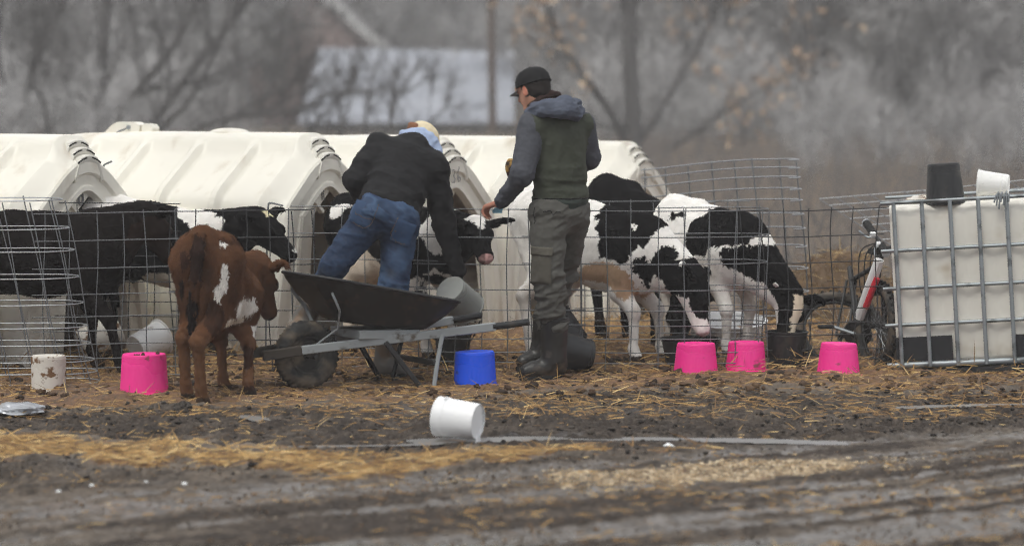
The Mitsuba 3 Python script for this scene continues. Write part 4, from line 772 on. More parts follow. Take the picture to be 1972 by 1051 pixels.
# black and white calf at the right
calf('black and white calf with a white neck band eating from the black bucket', (1.085, 18.60), (1.385, 18.18), 0.985, 0.905, (1.701,17.860,0.430), (1.660,17.740,0.118),
     [(1.46, 18.26, .01), (1.325, 18.12, .01), (1.18, 18.75, .03), (1.0, 18.5, .03)], 1.02, WHITE, O=(0.96, 18.51), ears=((0.1, 1.0, 0.15), (0.5, 0.8, -0.2)), hup=(0.62, -0.75, 0.25), seed=7, fur=9000, tagged=-1,
     patches=[('poly', [(0.353,0.960),(0.473,1.005),(0.632,0.994),(0.741,0.950),(0.824,0.905),(0.911,0.840),(0.897,0.805),(0.839,0.784),(0.727,0.779),(0.718,0.725),(0.580,0.710),(0.505,0.707),(0.436,0.640),(0.345,0.645),(0.289,0.588),(0.218,0.601),(0.258,0.677),(0.237,0.850),(0.308,0.881),(0.333,0.927)], BLACK),
              ('poly', [(0.077,0.903),(0.160,0.892),(0.170,0.867),(0.088,0.851)], BLACK),
              ('poly', [(0.570,0.690),(0.728,0.722),(0.898,0.742),(1.022,0.722),(1.137,0.653),(1.231,0.534),(1.371,0.480),(1.510,0.365),(1.467,0.057),(0.903,0.015),(0.949,0.331),(0.876,0.453),(0.803,0.496),(0.680,0.537),(0.581,0.580)], BLACK)],
     blaze=[(.02, .27, .040, .022, srgb(222, 208, 186))], nose=srgb(40, 34, 32))

def crumple(loc, s, seed, amp=.35):
    m = trimesh.creation.icosphere(subdivisions=3); v = np.array(m.vertices) * s; v = v * (1 + amp * (meshkit.fbm(np.array(m.vertices) * 2.3, 3, seed) - .5) * 2)[:, None]; v[:, 2] = np.maximum(v[:, 2], -s[2] * .5)
    return trimesh.Trimesh(v + np.array(loc), m.faces, process=False)
scene['soil_brown_mat'] = principled(srgb(74, 56, 44), .9)
# ---------------------------------------------------------------- buckets
def gzz(x, y): return float(gz(x, y))
def pail(r_top, r_bot, h, wall=0.004, lip=0.012, foot=0.006, ribs=True):
    """bucket profile, upright with its mouth at z = h"""
    p = [(0, .004), (r_bot - .03, .004), (r_bot - .022, 0), (r_bot - .004, 0), (r_bot, foot)]
    p += [(r_bot + (r_top - r_bot) * t, h * t) for t in (.3, .6, .86)]
    if ribs: q = r_bot + (r_top - r_bot) * .88; p += [(q + .004, h * .885), (q + .004, h * .91), (q + .001, h * .93)]
    p += [(r_top, h * .955), (r_top + lip, h * .962), (r_top + lip, h * .992), (r_top + lip * .6, h), (r_top - wall, h), (r_top - wall * 1.5, h * .95), (r_bot + .002, .014), (0, .012)]
    return lathe(p, 48)
def warp(m, seed, amt=.004):
    v = np.array(m.vertices); c = v.mean(0); d = v - c; d[:, 2] = 0
    return trimesh.Trimesh(v + unit(V(1, 0, 0)) * 0 + d * ((meshkit.fbm(v * 6 + seed, 2, seed) - .5) * amt * 20)[:, None], m.faces, process=False)
def bucket(label, m, mat, loc, R=None, group=None, cat_='bucket', bail=None):
    k = thing('bucket', label, cat_, group); part(k, 'shell', moved(m, R, loc), mat, smooth=40)
    if bail is not None: part(k, 'bail', moved(bail, R, loc), 'wire_mat', smooth=True)
    return k
UPSIDE = rotx(math.pi); TH = .205
def upturned(label, px, py, rw, rt, h, mat, group=None, seed=0, tilt=(0, 0)):
    g = px; x, y = g[0], g[1]; m = warp(pail(rw, rt, h, lip=.013, ribs=False), seed)
    R = rotx(math.pi + tilt[0]) @ roty(tilt[1]) @ rotz(seed); return bucket(label, m, mat, (x, y, h + gzz(x, y) - .012), R, group)
PG = 'bright pink buckets upside down along the fence'
pk1 = upturned('bright pink upturned bucket with a mud splash behind the brown calf', (-2.038,16.302,0.000), 0, .138, .120, .218, 'pink_mat', PG, 1)
upturned('bright pink upturned bucket beneath the head of the spotted calf', (1.086,17.398,0.000), 0, .133, .112, .196, 'pink_mat', PG, 2, (0, .0))
upturned('bright pink upturned bucket with a pale scuffed patch, behind the wire', (1.394,17.529,0.000), 0, .122, .104, .172, 'pink_mat', PG, 3)
upturned('clean bright pink upturned bucket nearest the caged water tank', (1.925,17.333,0.000), 0, .130, .104, .186, 'pink_mat', PG, 4, (0, -.03))
for q_, w_ in (((-2.069,16.235,0.182), .022), ((-2.034,16.232,0.205), .009), ((-2.071,16.228,0.140), .008), ((-1.975,16.240,0.190), .008), ((-1.956,16.250,0.212), .010)): part(pk1, 'mud_splash', crumple(q_, V(w_, .006, w_ * 1.05), int(w_ * 1e4), .9), 'soil_brown_mat', smooth=True)
b = upturned('royal blue upturned bucket with a ragged rim under the barrow handles', (-0.213,16.742,0.000), 0, .123, .112, .202, 'blue_mat', None, 5, (0, .03))
upturned('soiled white upturned bucket inside the curl of the leaning panel', (-2.599,16.505,0.000), 0, .094, .096, .205, 'soiled_white_mat', None, 6)
bucket('dirty white bucket tipped over behind the black calf legs', pail(.115, .10, .25), 'soiled_white_mat', (-2.632, 17.95, .11), rotz(.4) @ roty(1.2))
bucket('white bucket lying behind the leftmost pink bucket', pail(.10, .085, .21), 'white_plastic_mat', (-2.279, 17.82, .10), rotz(.75) @ roty(1.25))
BAILA = tube([(.135 * math.cos(a), .135 * math.sin(a) * .9, .21 - .12 * math.sin(a)) for a in np.linspace(0, math.pi, 15)], .0035, 6)
bucket('black bucket standing behind the wheelbarrow handles', pail(.115, .088, .20, lip=.008), 'black_plastic_mat', (-0.358, 17.85, gzz(-.36, 17.85)), None, None, bail=BAILA)
bucket('black bucket the right hand calf is eating from', warp(pail(.125, .10, .235, lip=.008), 8), 'black_plastic_mat', (1.657, 17.78, gzz(1.66, 17.78) - .01))
bucket('low wide black tub behind the pink bucket under the spotted calf', pail(.175, .14, .19, lip=.010), 'black_plastic_mat', (1.073, 17.72, gzz(1.07, 17.7) - .01))
bucket('black bucket lying on its side against the rubber boots of the standing man', pail(.118, .085, .21, lip=.006), 'black_plastic_mat', (0.467, 17.3, .112), rotz(.25) @ roty(-1.42))
bucket('black bucket tipped behind the one by the rubber boots', pail(.12, .09, .22, lip=.006), 'black_plastic_mat', (0.390, 17.68, .13), rotz(-.2) @ roty(-.75))
bucket('low white tub behind the black and white calf at the right', pail(.24, .20, .17, lip=.014), 'clean_white_mat', (1.393, 19.0, .02), rotx(.15))
# the fallen white bucket with its broken base
k = thing('bucket', 'clean white bucket lying on the wet mud in the foreground with a cracked base', 'bucket'); L = .205
R = np.stack([V(0, 0, 1), unit(V(.38, .93, 0)) * 1.0, unit(V(-.93, .38, .085))], 1); R[:, 0] = unit(np.cross(R[:, 1], R[:, 2])); BX = np.array((-0.160,13.950,0.090))
prof = [(.083, 0), (.085, .004), (.0865, .02), (.0925, .155), (.0955, .157), (.0955, .172), (.0935, .174), (.0945, .20), (.097, .203), (.0965, .209), (.092, .209), (.088, .16), (.082, .01)]
part(k, 'shell', moved(lathe(prof, 56), R, BX), 'clean_white_mat', smooth=40)
from shapely.geometry import Polygon
a = np.linspace(0, 2 * math.pi, 60, endpoint=False); rr = .081 + 0 * a
for c, w, d in ((1.1, .10, .022), (1.45, .05, .03), (5.6, .08, .02), (2.7, .06, .012)): rr -= d * np.exp(-((a - c) / w) ** 2)
disc = trimesh.creation.extrude_polygon(Polygon(np.c_[rr * np.cos(a), rr * np.sin(a)]), .003, engine='earcut'); part(k, 'base', moved(disc, R @ rotx(.05), BX - R[:, 2] * -.006), 'clean_white_mat', smooth=False)
shard = trimesh.creation.extrude_polygon(Polygon([(-.02, -.072), (.018, -.072), (.026, -.088), (.032, -.098), (.014, -.099), (.002, -.103), (-.012, -.100), (-.03, -.104), (-.026, -.09)]), .004, engine='earcut')
RS = np.stack([R[:, 1], R[:, 0], -R[:, 2]], 1); part(k, 'broken_shard', moved(shard, RS, BX - R[:, 2] * .004), 'clean_white_mat', smooth=False)
part(k, 'handle_lug', box(BX + R[:, 2] * .165 + V(0, -.03, .095), (.012, .03, .012), R, .003), 'clean_white_mat', smooth=False)
# litter
scene['foil_mat'] = principled([0.55, 0.57, 0.6], 0.25, metallic=0.6)
g = np.array((-2.541,15.161,0.000)); single('feed_sack', crumple(g + V(0, 0, .02), V(.125, .12, .035), 3), 'foil_mat', 'crumpled silvery plastic sack lying on the ground at the left edge', 'sack', smooth=False)
g = np.array((-1.710,15.286,0.000)); single('stone', crumple(g + V(0, 0, .015), V(.05, .045, .032), 9, .5), 'wood_dark_mat', 'dark grey stone on the ground in front of the brown calf hooves', 'stone', smooth=30)
g = np.array((0.727,13.588,0.000)); k = single('paper_scrap', trimesh.Trimesh(g + V(0, 0, .012) + np.array([[-.03, 0, 0.006], [.0, -.03, .012], [.028, .0, .004], [.0, .045, .016], [-.012, .0, .02]]), [[0, 1, 4], [1, 2, 4], [2, 3, 4], [3, 0, 4]], process=False), 'clean_white_mat', 'white paper scrap on dark mud right of the fallen bucket', 'paper', smooth=False)
for i, (px, w) in enumerate((((-1.376,12.342,0.000), .012), ((-1.760,12.293,0.000), .010), ((-1.869,12.101,0.000), .011), ((-1.546,12.408,0.000), .008))):
    single('litter_scrap', crumple(np.array(px) + V(0, 0, .008), V(w, w, w * .6), 20 + i), 'clean_white_mat', ('tiny white litter scrap in front of the golden straw, rightmost of four', 'tiny white litter scrap in the mud, second from the left', 'tiny white litter scrap in the mud, leftmost of four', 'tiny white litter scrap in the mud, second from the right')[i], 'litter', smooth=False)
g = np.array((-0.379,12.180,0.000)); single('straw_stalk', tube([g + V(-.055, .02, .008), g + V(0, 0, .016), g + V(.06, -.01, .008)], .006, 6), 'straw_mat', 'single thick yellow stalk lying on the dark lane in the foreground', 'stalk') if False else None
# ---------------------------------------------------------------- wheelbarrow
WB = V(-1.15, 16.45, 0); BH, BN = unit(V(.876, .482, 0)), unit(V(-.482, .876, 0)); wb = lambda l, n, z: WB + BH * l + BN * n + V(0, 0, z)
k = thing('wheelbarrow', 'black tray wheelbarrow with grey frame rails standing behind the brown calf', 'wheelbarrow')
def rrect(l0, l1, n, z0, z1, rad, m=10):
    pts = []
    for cl, cn, a0 in ((l1 - rad, n - rad, 0), (l0 + rad, n - rad, 90), (l0 + rad, -n + rad, 180), (l1 - rad, -n + rad, 270)):
        for a in np.radians(np.linspace(a0, a0 + 90, m)): l = cl + rad * math.cos(a); pts.append(wb(l, cn + rad * math.sin(a), z0 + (z1 - z0) * (l - l0) / (l1 - l0)))
    return np.array(pts)
rings = []
for t, b in ((0, 0), (.06, .18), (.25, .4), (.55, .7), (.85, .93), (1, 1)):
    rings.append(rrect(.20 - .25 * b, .64 + .22 * b, .17 + .15 * b, .365 - .01 * t + (.275 + .01) * t, .30 + .165 * t, .10 + .05 * t))
n_ = len(rings[0]); v = np.vstack([rings[0].mean(0)[None]] + rings); i = np.arange(n_); f = [np.stack([i * 0, 1 + i, 1 + (i + 1) % n_], 1)]
for s in range(len(rings) - 1):
    a, b = 1 + s * n_ + i, 1 + (s + 1) * n_ + i; a2, b2 = 1 + s * n_ + (i + 1) % n_, 1 + (s + 1) * n_ + (i + 1) % n_; f += [np.stack([a, b, b2], 1), np.stack([a, b2, a2], 1)]
tray = part(k, 'tray', trimesh.Trimesh(v, np.vstack(f), process=False), 'tray_mat', smooth=40)
part(tray, 'rim', tube(np.vstack([rings[-1], rings[-1][:1]]), .009, 8), 'dark_metal_mat', smooth=True)
W0 = wb(0, 0, .185)
WR = np.stack([BH, V(0, 0, 1), -BN], 1)
tyre = [(.105, -.032), (.125, -.046), (.15, -.050), (.175, -.042), (.187, -.026), (.190, 0), (.187, .026), (.175, .042), (.15, .050), (.125, .046), (.105, .032), (.10, 0), (.105, -.032)]
tm = lathe(tyre, 96); tv = np.array(tm.vertices); ang = np.arctan2(tv[:, 1], tv[:, 0]); rad = np.hypot(tv[:, 0], tv[:, 1]); bump = (rad > .17) * .006 * np.sign(np.sin(ang * 34 + np.sign(tv[:, 2]) * 1.2)); tv[:, :2] *= (1 + bump / np.maximum(rad, .01))[:, None]
wh = part(k, 'wheel', moved(trimesh.Trimesh(tv, tm.faces, process=False), WR, W0), 'tyre_mat', smooth=50)
part(wh, 'rim', moved(lathe([(.0, -.02), (.03, -.022), (.05, -.012), (.085, -.012), (.10, -.034), (.108, -.036), (.108, .036), (.10, .034), (.085, .012), (.05, .012), (.03, .022), (0, .02)], 48), WR, W0), 'tyre_mat', smooth=30)
part(wh, 'hub', moved(lathe([(0, -.062), (.018, -.062), (.018, -.03), (.028, -.028), (.028, .028), (.018, .03), (.018, .062), (0, .062)], 24), WR, W0), 'dark_metal_mat', smooth=30)
def bar(a, b, w, h, mat='bar_mat'):
    a, b = np.array(a), np.array(b); return box((a + b) / 2, (np.linalg.norm(b - a), w, h), frame(b - a), .004)
for s in (-1, 1):
    A, B = wb(-.20, s * .092, .212), wb(1.06, s * .262, .322); h = part(k, 'frame_rail', bar(A, B, .032, .048), 'bar_mat', smooth=False)
    part(h, 'end_sleeve', bar(wb(-.30, s * .085, .198), wb(-.08, s * .108, .222), .04, .054), 'wood_dark_mat', smooth=False)
    part(h, 'grip', tube([B - BH * .02, B + (B - A) * .05, B + (B - A) * .16 + V(0, 0, .003)], [.019, .021, .019], 12), 'black_plastic_mat', smooth=40)
    part(k, 'tray_brace', tube([wb(.02, s * .095, .25), wb(.12, s * .16, .34), wb(.10, s * .23, .44), wb(.06, s * .262, .50), wb(.035, s * .268, .545)], .011, 8, flat=.5), 'bar_mat', smooth=True)
    l0, l1 = wb(.40, s * .19, .255), wb(.60, s * .26, -.02); part(k, 'leg_strut', bar(l0, l1, .022, .028), 'dark_metal_mat', smooth=False)
    l2, l3 = wb(.735, s * .235, .285), wb(.665, s * .262, -.02); part(k, 'leg', tube([l2, (l2 + l3) / 2 - BH * .004, l3], .013, 8), 'bar_mat' if s < 0 else 'dark_metal_mat')
    part(k, 'foot', bar(l1 + BH * -.01 + V(0, 0, .012), l3 + BH * .02 + V(0, 0, .012), .02, .014), 'dark_metal_mat', smooth=False)
part(k, 'cross_bar', bar(wb(.68, -.25, .13), wb(.68, .25, .13), .02, .03), 'dark_metal_mat', smooth=False)
part(k, 'bed_plate', bar(wb(.24, 0, .30), wb(.62, 0, .29), .38, .05), 'bar_mat', smooth=False)
part(k, 'axle', tube([wb(0, -.13, .185), wb(0, .13, .185)], .012, 10), 'dark_metal_mat')
for s in (-1, 1): part(k, 'wheel_bracket', bar(wb(-.05, s * .10, .215), wb(.03, s * .10, .18), .02, .05), 'wood_dark_mat', smooth=False)
# ---------------------------------------------------------------- caged water tank
RT = rotz(math.radians(-9)) @ roty(math.radians(-3.6)); TO = np.array((2.308,17.620,0.004)); tk = lambda x, y, z: TO + RT @ V(x, y, z)
k = thing('water_tank', 'white plastic water tank in a galvanised cage at the right edge', 'water tank')
h_, w_, d_ = .965, 1.18, .95
secs = []; us = np.linspace(0, w_, 90)
wave = lambda u, z: -.012 * (0.5 - 0.5 * math.cos(2 * math.pi * (u - .03) / .166)) 
zz = np.array([0, .015, .05, .2, .28, .3, .48, .5, .52, .7, .72, .74, .88, .93, .955, h_]); ins = np.array([.05, .02, .004, 0, 0, .006, .0, .006, .0, 0, .006, 0, 0, .012, .03, .08])
front = np.array([[tk(u, ins_ + (.012 ) - wave(u, z) * 1.0 + .035 * (max(0, .05 - min(u, w_ - u)) / .05) ** 2, z) for u in us] for z, ins_ in zip(zz, ins)]).reshape(-1, 3)
nu = len(us); gi_ = np.arange(len(zz) * nu).reshape(len(zz), nu); gq = np.stack([gi_[:-1, :-1], gi_[:-1, 1:], gi_[1:, 1:], gi_[1:, :-1]], -1).reshape(-1, 4)
core = trimesh.convex.convex_hull(np.array([tk(x, y, z) for x in (.004, w_ - .004) for y, z in ((.06, .0), (.035, .06), (.035, h_ - .1), (.09, h_), (d_ - .05, h_), (d_, h_ - .08), (d_, .06), (d_ - .06, 0))]))
ft = trimesh.Trimesh(front, np.vstack([gq[:, [0, 1, 2]], gq[:, [0, 2, 3]]]), process=False)
part(k, 'tank', cat([ft, core]), 'tank_mat', smooth=40)
for z in (.012, .255, .475, .70, .985):
    part(k, 'cage_rail', tube([tk(-.06 if 0 < z < .9 else -.05, -.012, z), tk(w_ + .05, -.012, z)], .0115 if z > .02 else .02, 8), 'galv_mat', smooth=True)
for i in range(8): part(k, 'cage_upright', tube([tk(.03 + i * .166, -.030, 0), tk(.03 + i * .166, -.032, .5), tk(.03 + i * .166, -.030, .985)], .0125, 8), 'galv_mat', smooth=True)
part(k, 'back_rail', tube([tk(-.05, d_ + .02, .985), tk(w_ + .05, d_ + .02, .985)], .0115, 8), 'galv_mat', smooth=True)
part(k, 'corner_guard', box(tk(.165, -.006, .10), (.335, .012, .16), RT), 'black_sheet_mat', smooth=False); part(k, 'corner_guard', box(tk(.87, -.006, .09), (.36, .012, .15), RT), 'black_sheet_mat', smooth=False)
part(k, 'dirt_cover', crumple(tk(.28, .25, .985), V(.17, .14, .028), 12), 'soiled_white_mat', smooth=True)
p_ = k; part(p_, 'pallet_board', box(tk(.62, .5, -.03), (1.3, 1.1, .03), RT), 'dark_metal_mat', smooth=False)
for x in (.06, .50, 1.1): part(p_, 'pallet_block', box(V(TO[0] + x, 17.62 + .09, .02), (.13, .14, .14)), 'wood_dark_mat', smooth=False)
part(p_, 'tie_cord', cat([tube(spline([tk(.67 + dx, -.03, 1.0), tk(.67 + dx * 1.1, -.045, 1.0 + .012 * (i % 2)), tk(.66 + dx * 1.3, -.045, .955 - .02 * (i % 3))], 5), .0055, 6) for i, dx in enumerate((-.03, -.02, -.01, 0, .012, .024, .036))]), 'galv_mat', smooth=True)
bucket('black bucket upside down on top of the caged water tank', pail(.118, .094, .245, lip=.006, ribs=False), 'black_plastic_mat', tk(.335, .13, .955 + .245), RT @ UPSIDE)
bucket('white bucket lying on its side on top of the caged water tank', pail(.078, .060, .185, lip=.006), 'white_plastic_mat', tk(.715, .19, .975 + .074), RT @ rotz(-.12) @ roty(-1.46))
# ---------------------------------------------------------------- bicycle toppled against the tank
k = thing('bicycle', 'black bicycle with a white and red frame lying against the caged water tank', 'bicycle')
def wheel(c, e1, e2, r, tr=.024):
    c, e1, e2 = np.array(c), unit(e1), np.array(e2, float); e2 = unit(e2 - e1 * np.dot(e1, e2)); a = np.linspace(0, 2 * math.pi, 61)
    ring = lambda q: c + np.outer(np.cos(a) * q, e1) + np.outer(np.sin(a) * q, e2)
    w = part(k, 'wheel', tube(ring(r - tr), tr, 8, cap=False), 'tyre_mat', smooth=True); ax = np.cross(e1, e2)
    knob = [box(c + (e1 * math.cos(q) + e2 * math.sin(q)) * r + ax * .010 * (-1) ** i, (.012, .022, .016), np.stack([-e1 * math.sin(q) + e2 * math.cos(q), ax, e1 * math.cos(q) + e2 * math.sin(q)], 1)) for i, q in enumerate(np.linspace(0, 2 * math.pi, 70, endpoint=False))]
    part(w, 'tread', cat(knob), 'rubber_black_mat', smooth=False, kind='stuff'); part(w, 'rim', tube(ring(r - 2.2 * tr), .010, 6, cap=False), 'dark_metal_mat', smooth=True)
    part(w, 'spokes', cat([tube([c + ax * .02 * (-1) ** i, c + (e1 * math.cos(q) + e2 * math.sin(q)) * (r - 2.2 * tr)], .0012, 3) for i, q in enumerate(np.linspace(0, 2 * math.pi, 28, endpoint=False))]), 'wire_bright_mat', smooth=False, kind='stuff')
    part(w, 'hub', tube([c - ax * .045, c + ax * .045], .018, 10), 'dark_metal_mat')
scene['rubber_black_mat'] = principled([0.016, 0.016, 0.016], 0.8)
scene['bike_white_mat'] = principled([0.75, 0.75, 0.75], 0.3)
wheel((2.056,18.350,0.140), (1, .25, -.03), (.1, .62, .72), .32, .034); wheel((2.226,17.980,0.225), (.30, -.9, .2), (.02, .1, 1), .275, .034)
BB, HT, HB, RW, FW, ST = (np.array(q) for q in ((2.135,18.200,0.162), (2.256,18.120,0.648), (2.227,18.080,0.481), (2.056,18.350,0.140), (2.226,17.980,0.225), (2.129,18.500,0.471)))
part(k, 'down_tube', tube([(2.226,17.880,0.636), (2.178,17.940,0.468), (2.125,18.040,0.271)], [.030, .033, .031], 10), 'bike_white_mat'); part(k, 'top_tube', tube([HT - V(0, 0, .05), ST], .016, 8), 'dark_metal_mat')
part(k, 'head_tube', tube([HT, HB], .028, 10), 'dark_metal_mat'); part(k, 'seat_tube', tube([BB, ST, ST + (ST - BB) * .25], .018, 8), 'dark_metal_mat')
part(k, 'frame_stripe', tube([(2.215,17.885,0.526), (2.187,17.910,0.445), (2.156,17.960,0.340)], .02, 8), 'red_mat')
for s in (-1, 1):
    o = V(.045 * s, -.02 * s, .0); part(k, 'fork_leg', tube([HB + o, (HB + FW) / 2 + o * 1.1, FW + o], [.02, .022, .014], 8), 'dark_metal_mat'); part(k, 'chain_stay', tube([BB + o * .6, RW + o * .8], .010, 6), 'dark_metal_mat'); part(k, 'seat_stay', tube([ST + o * .6, RW + o * .8], .009, 6), 'dark_metal_mat')
ck = part(k, 'chainring', moved(lathe([(.03, -.004), (.085, -.004), (.09, 0), (.085, .004), (.03, .004)], 30), frame((.25, 1, .3)) @ roty(math.pi / 2), BB), 'dark_metal_mat', smooth=30)
for s in (-1, 1):
    e = BB + V(-.03, -.05 * s, .0) + V(-.13 * s, .04, .045 * s); part(k, 'crank', tube([BB + V(-.02, -.05 * s, 0), e], .011, 8), 'galv_mat'); part(k, 'pedal', box(e + V(-.04, -.03 * s, 0), (.095, .06, .022), rotz(.2), .006), 'rubber_black_mat', smooth=False)
a, b = np.array((2.191,18.250,0.840)), np.array((2.269,17.920,0.675)); m_ = (a + b) / 2 + V(0.02, 0, -.02)
part(k, 'stem', tube([HT + V(0, 0, .02), m_], .018, 8), 'dark_metal_mat'); part(k, 'handlebar', tube(spline([a, a * .6 + m_ * .4, m_, b * .6 + m_ * .4, b], 4), .012, 8), 'dark_metal_mat')
for q, w in ((a, m_), (b, m_)):
    d = unit(w - q); g_ = part(k, 'grip', tube([q - d * .01, q + d * .12], .024, 10), 'rubber_black_mat'); part(k, 'grip_end', tube([q - d * .014, q - d * .004], .026, 10), 'wire_bright_mat')
    part(k, 'brake_lever', tube(spline([q + d * .13, q + d * .12 + V(-.04, -.03, -.02), q + d * .03 + V(-.06, -.03, -.03)], 4), .007, 6), 'galv_mat'); part(k, 'brake_clamp', box(q + d * .13 + V(-.01, -.02, 0), (.04, .04, .03), frame(d), .006), 'bike_white_mat', smooth=False)
part(k, 'saddle', trimesh.convex.convex_hull(np.vstack([V(*(2.298,18.300,0.651)) + np.array(q) for q in ((-.09, -.03, 0), (-.09, .03, 0), (.08, -.07, .015), (.08, .07, .015), (-.09, 0, .03), (.08, -.05, .05), (.08, .05, .05), (.0, -.03, -.02), (0, .03, -.02))])), 'rubber_black_mat', smooth=30)
for i in range(3): part(k, 'cable', tube(spline([m_ + V(-.01 * i, -.02, 0), m_ + V(-.12 + .03 * i, -.06, -.06 - .03 * i), HB + V(-.10 + .03 * i, -.04, .0 - .04 * i), BB * .4 + HB * .6 + V(-.02, -.02, 0)], 7), .004, 5), 'rubber_black_mat', smooth=True)
# ---------------------------------------------------------------- straw heap behind the last pen
def heap(cx, cy, rx, ry, h, seed):
    a, b = np.meshgrid(np.linspace(-1.25, 1.25, 120), np.linspace(-1.25, 1.25, 90), indexing='ij'); r = np.sqrt(a * a + b * b)
    w = (nz(a * 3, b * 3, 1.2, seed, 4) - .5); z = h * np.clip(1.08 - r ** 1.6 + .55 * w, 0, 2) ** .8 - .15 * ss(.95, 1.25, r)
    x, y = cx + a * rx, cy + b * ry; z = z + (nz(x, y, 14, seed + 1) - .5) * .05; return x, y, z
x, y, z = heap(2.32, 20.9, .62, .7, .60, 61); i = np.arange(x.size).reshape(x.shape); f = np.stack([i[:-1, :-1], i[1:, :-1], i[1:, 1:], i[:-1, 1:]], -1).reshape(-1, 4); pv = np.stack([x, y, z - .1], -1).reshape(-1, 3)
t = nz(pv[:, 0] * 1.0, pv[:, 1] + pv[:, 2], 9, 63)[:, None]; hc = np.array(srgb(78, 62, 48)) * (1 - t) + np.array(srgb(118, 98, 76)) * t
k = thing('straw_heap', 'brown heap of old straw and manure behind the bicycle', 'straw heap'); part(k, 'mound', (pv, f), 'painted', smooth=True, color=hc * (.7 + .6 * nz(pv[:, 0], pv[:, 1], 30, 64)[:, None]))
hm = trimesh.Trimesh(pv, np.vstack([f[:, [0, 1, 2]], f[:, [0, 2, 3]]]), process=False); ids, b = scatter_on(hm, 5000, 65); p = (pv[ids] * b[..., None]).sum(1); hn = vnormals(hm)[ids[:, 0]]; r = np.random.default_rng(66); d = r.normal(size=(5000, 3)) * [1, 1, .5]; d /= np.linalg.norm(d, axis=1, keepdims=True)
v, c, nn = strands(p, d, hn, r.uniform(.05, .2, 5000), .006, SG[r.integers(5, size=5000)] * r.uniform(.3, .62, (5000, 1)), 67, .1); part(k, 'loose_straw', v, 'painted', color=c, normals=nn, kind='stuff')

# ---------------------------------------------------------------- people
SKIN, HAIRD = srgb(190, 142, 120), srgb(34, 28, 26)
def hand(m, wrist, d, nrm, thumb, curl=(.5, .6, .5), s=1.0):
    """palm, four fingers of three bones curling towards -nrm, and a thumb leaving the side of the palm"""
    d = unit(d); nrm = unit(np.asarray(nrm) - d * np.dot(nrm, d)); t = np.cross(d, nrm) * thumb; w = np.array(wrist)
    for o in (-.024, -.008, .008, .024): m.bone(w + t * o * .6 * s, w + d * .085 * s + t * o * 1.15 * s, .016 * s, .0135 * s, .012)
    for o, L in ((.031, .92), (.0105, 1.0), (-.0105, .95), (-.031, .75)):
        p, a = w + d * .088 * s + t * o * s, 0.0; seg = np.array([.040, .027, .021]) * L * s
        for j in range(3):
            a += curl[j]; q = p + (d * math.cos(a) - nrm * math.sin(a)) * seg[j]; m.bone(p, q, (.0098 - .0012 * j) * s, (.0092 - .0014 * j) * s, .004); p = q
    b = w + d * .028 * s + t * .030 * s; q1 = b + (t * .75 + d * .6 - nrm * .35) * .038 * s; q2 = q1 + (d * .9 + t * .1 - nrm * .5) * .032 * s; m.bone(b, q1, .013 * s, .011 * s, .01); m.bone(q1, q2, .0105 * s, .0085 * s, .005)
def head(m, c, fwd, up, s=1.0):
    f = unit(fwd); r = unit(np.cross(f, up)); u = np.cross(r, f); R = np.stack([f, r, u], 1); q = lambda a, b, z: np.array(c) + (f * a + r * b + u * z) * s
    m.ell(q(-.01, 0, .02), V(.098, .076, .092) * s, R, .02); m.ell(q(.025, 0, -.045), V(.070, .060, .070) * s, R, .03); m.bone(q(.055, -.02, -.10), q(.055, .02, -.10), .022 * s, .022 * s, .02)
    m.bone(q(.088, 0, .012), q(.108, 0, -.032), .009 * s, .015 * s, .012); m.bone(q(.082, -.016, -.062), q(.082, .016, -.062), .010 * s, .010 * s, .006); m.bone(q(.07, -.045, .02), q(.07, .045, .02), .02 * s, .02 * s, .02)
    for k in (-1, 1):
        m.ell(q(.086, k * .032, .004), V(.014, .017, .010) * s, R, .008, 'sub'); m.ell(q(-.005, k * .078, -.012), V(.020, .011, .033) * s, R, .008); m.ell(q(.0, k * .087, -.010), V(.010, .006, .020) * s, R, .004, 'sub')
    return R, q
def folds(m, fn, seed=0, fuzz=.0015):
    x = np.array(m.vertices); n = vnormals(m); d = fn(x) + (meshkit.fbm(x * 60, 2, seed) - .5) * fuzz * 2; return trimesh.Trimesh(x + n * d[:, None], m.faces, process=False)
def ridge(x, sc, seed, p=2.0):
    """sharp-crested noise: cloth folds, values about -0.5 to 0.5"""
    return (1 - np.abs(meshkit.fbm(x * np.array(sc), 3, seed) * 2 - 1) * p).clip(0, 1) - .5
def onto(mesh, pts, off):
    from scipy.spatial import cKDTree
    x = np.array(mesh.vertices); n = vnormals(mesh); i = cKDTree(x).query(np.array(pts))[1]; return x[i] + n[i] * off
def tint(x, base, seed, sc=9, amt=.25, fine=.12):
    g = 1 + (meshkit.fbm(x * sc, 3, seed) - .5) * 2 * amt + (meshkit.fbm(x * 70, 2, seed + 1) - .5) * 2 * fine; return np.asarray(base)[None] * g[:, None]
# ---- standing man
k = thing('person', 'standing person in black cap, grey and olive hooded top, cargo trousers and rubber boots', 'person')
F, RG = unit(V(-.55, .83, 0)), unit(V(.83, .55, 0)); TR = np.stack([RG, F, V(0, 0, 1)], 1)
HC = np.array((0.120,17.060,1.665)); hfw, hup = unit(V(-.72, .62, -.30)), unit(V(-.22, .2, .95))
m = Clay(.0065); HR2, hq = head(m, HC, hfw, hup, 1.0)
LS, LE, LW = (np.array(q) for q in ((0.113,16.960,1.454), (0.059,16.880,1.183), (-0.060,17.100,1.014))); RS_, RE, RWr = (np.array(q) for q in ((0.404,17.170,1.452), (0.451,17.240,1.269), (0.366,17.500,1.175)))
LH, LK, LA = (np.array(q) for q in ((0.209,16.990,0.941), (0.209,16.970,0.583), (0.240,17.040,0.112))); RH, RK, RA = (np.array(q) for q in ((0.353,17.160,0.934), (0.292,17.300,0.584), (0.184,17.420,0.109)))
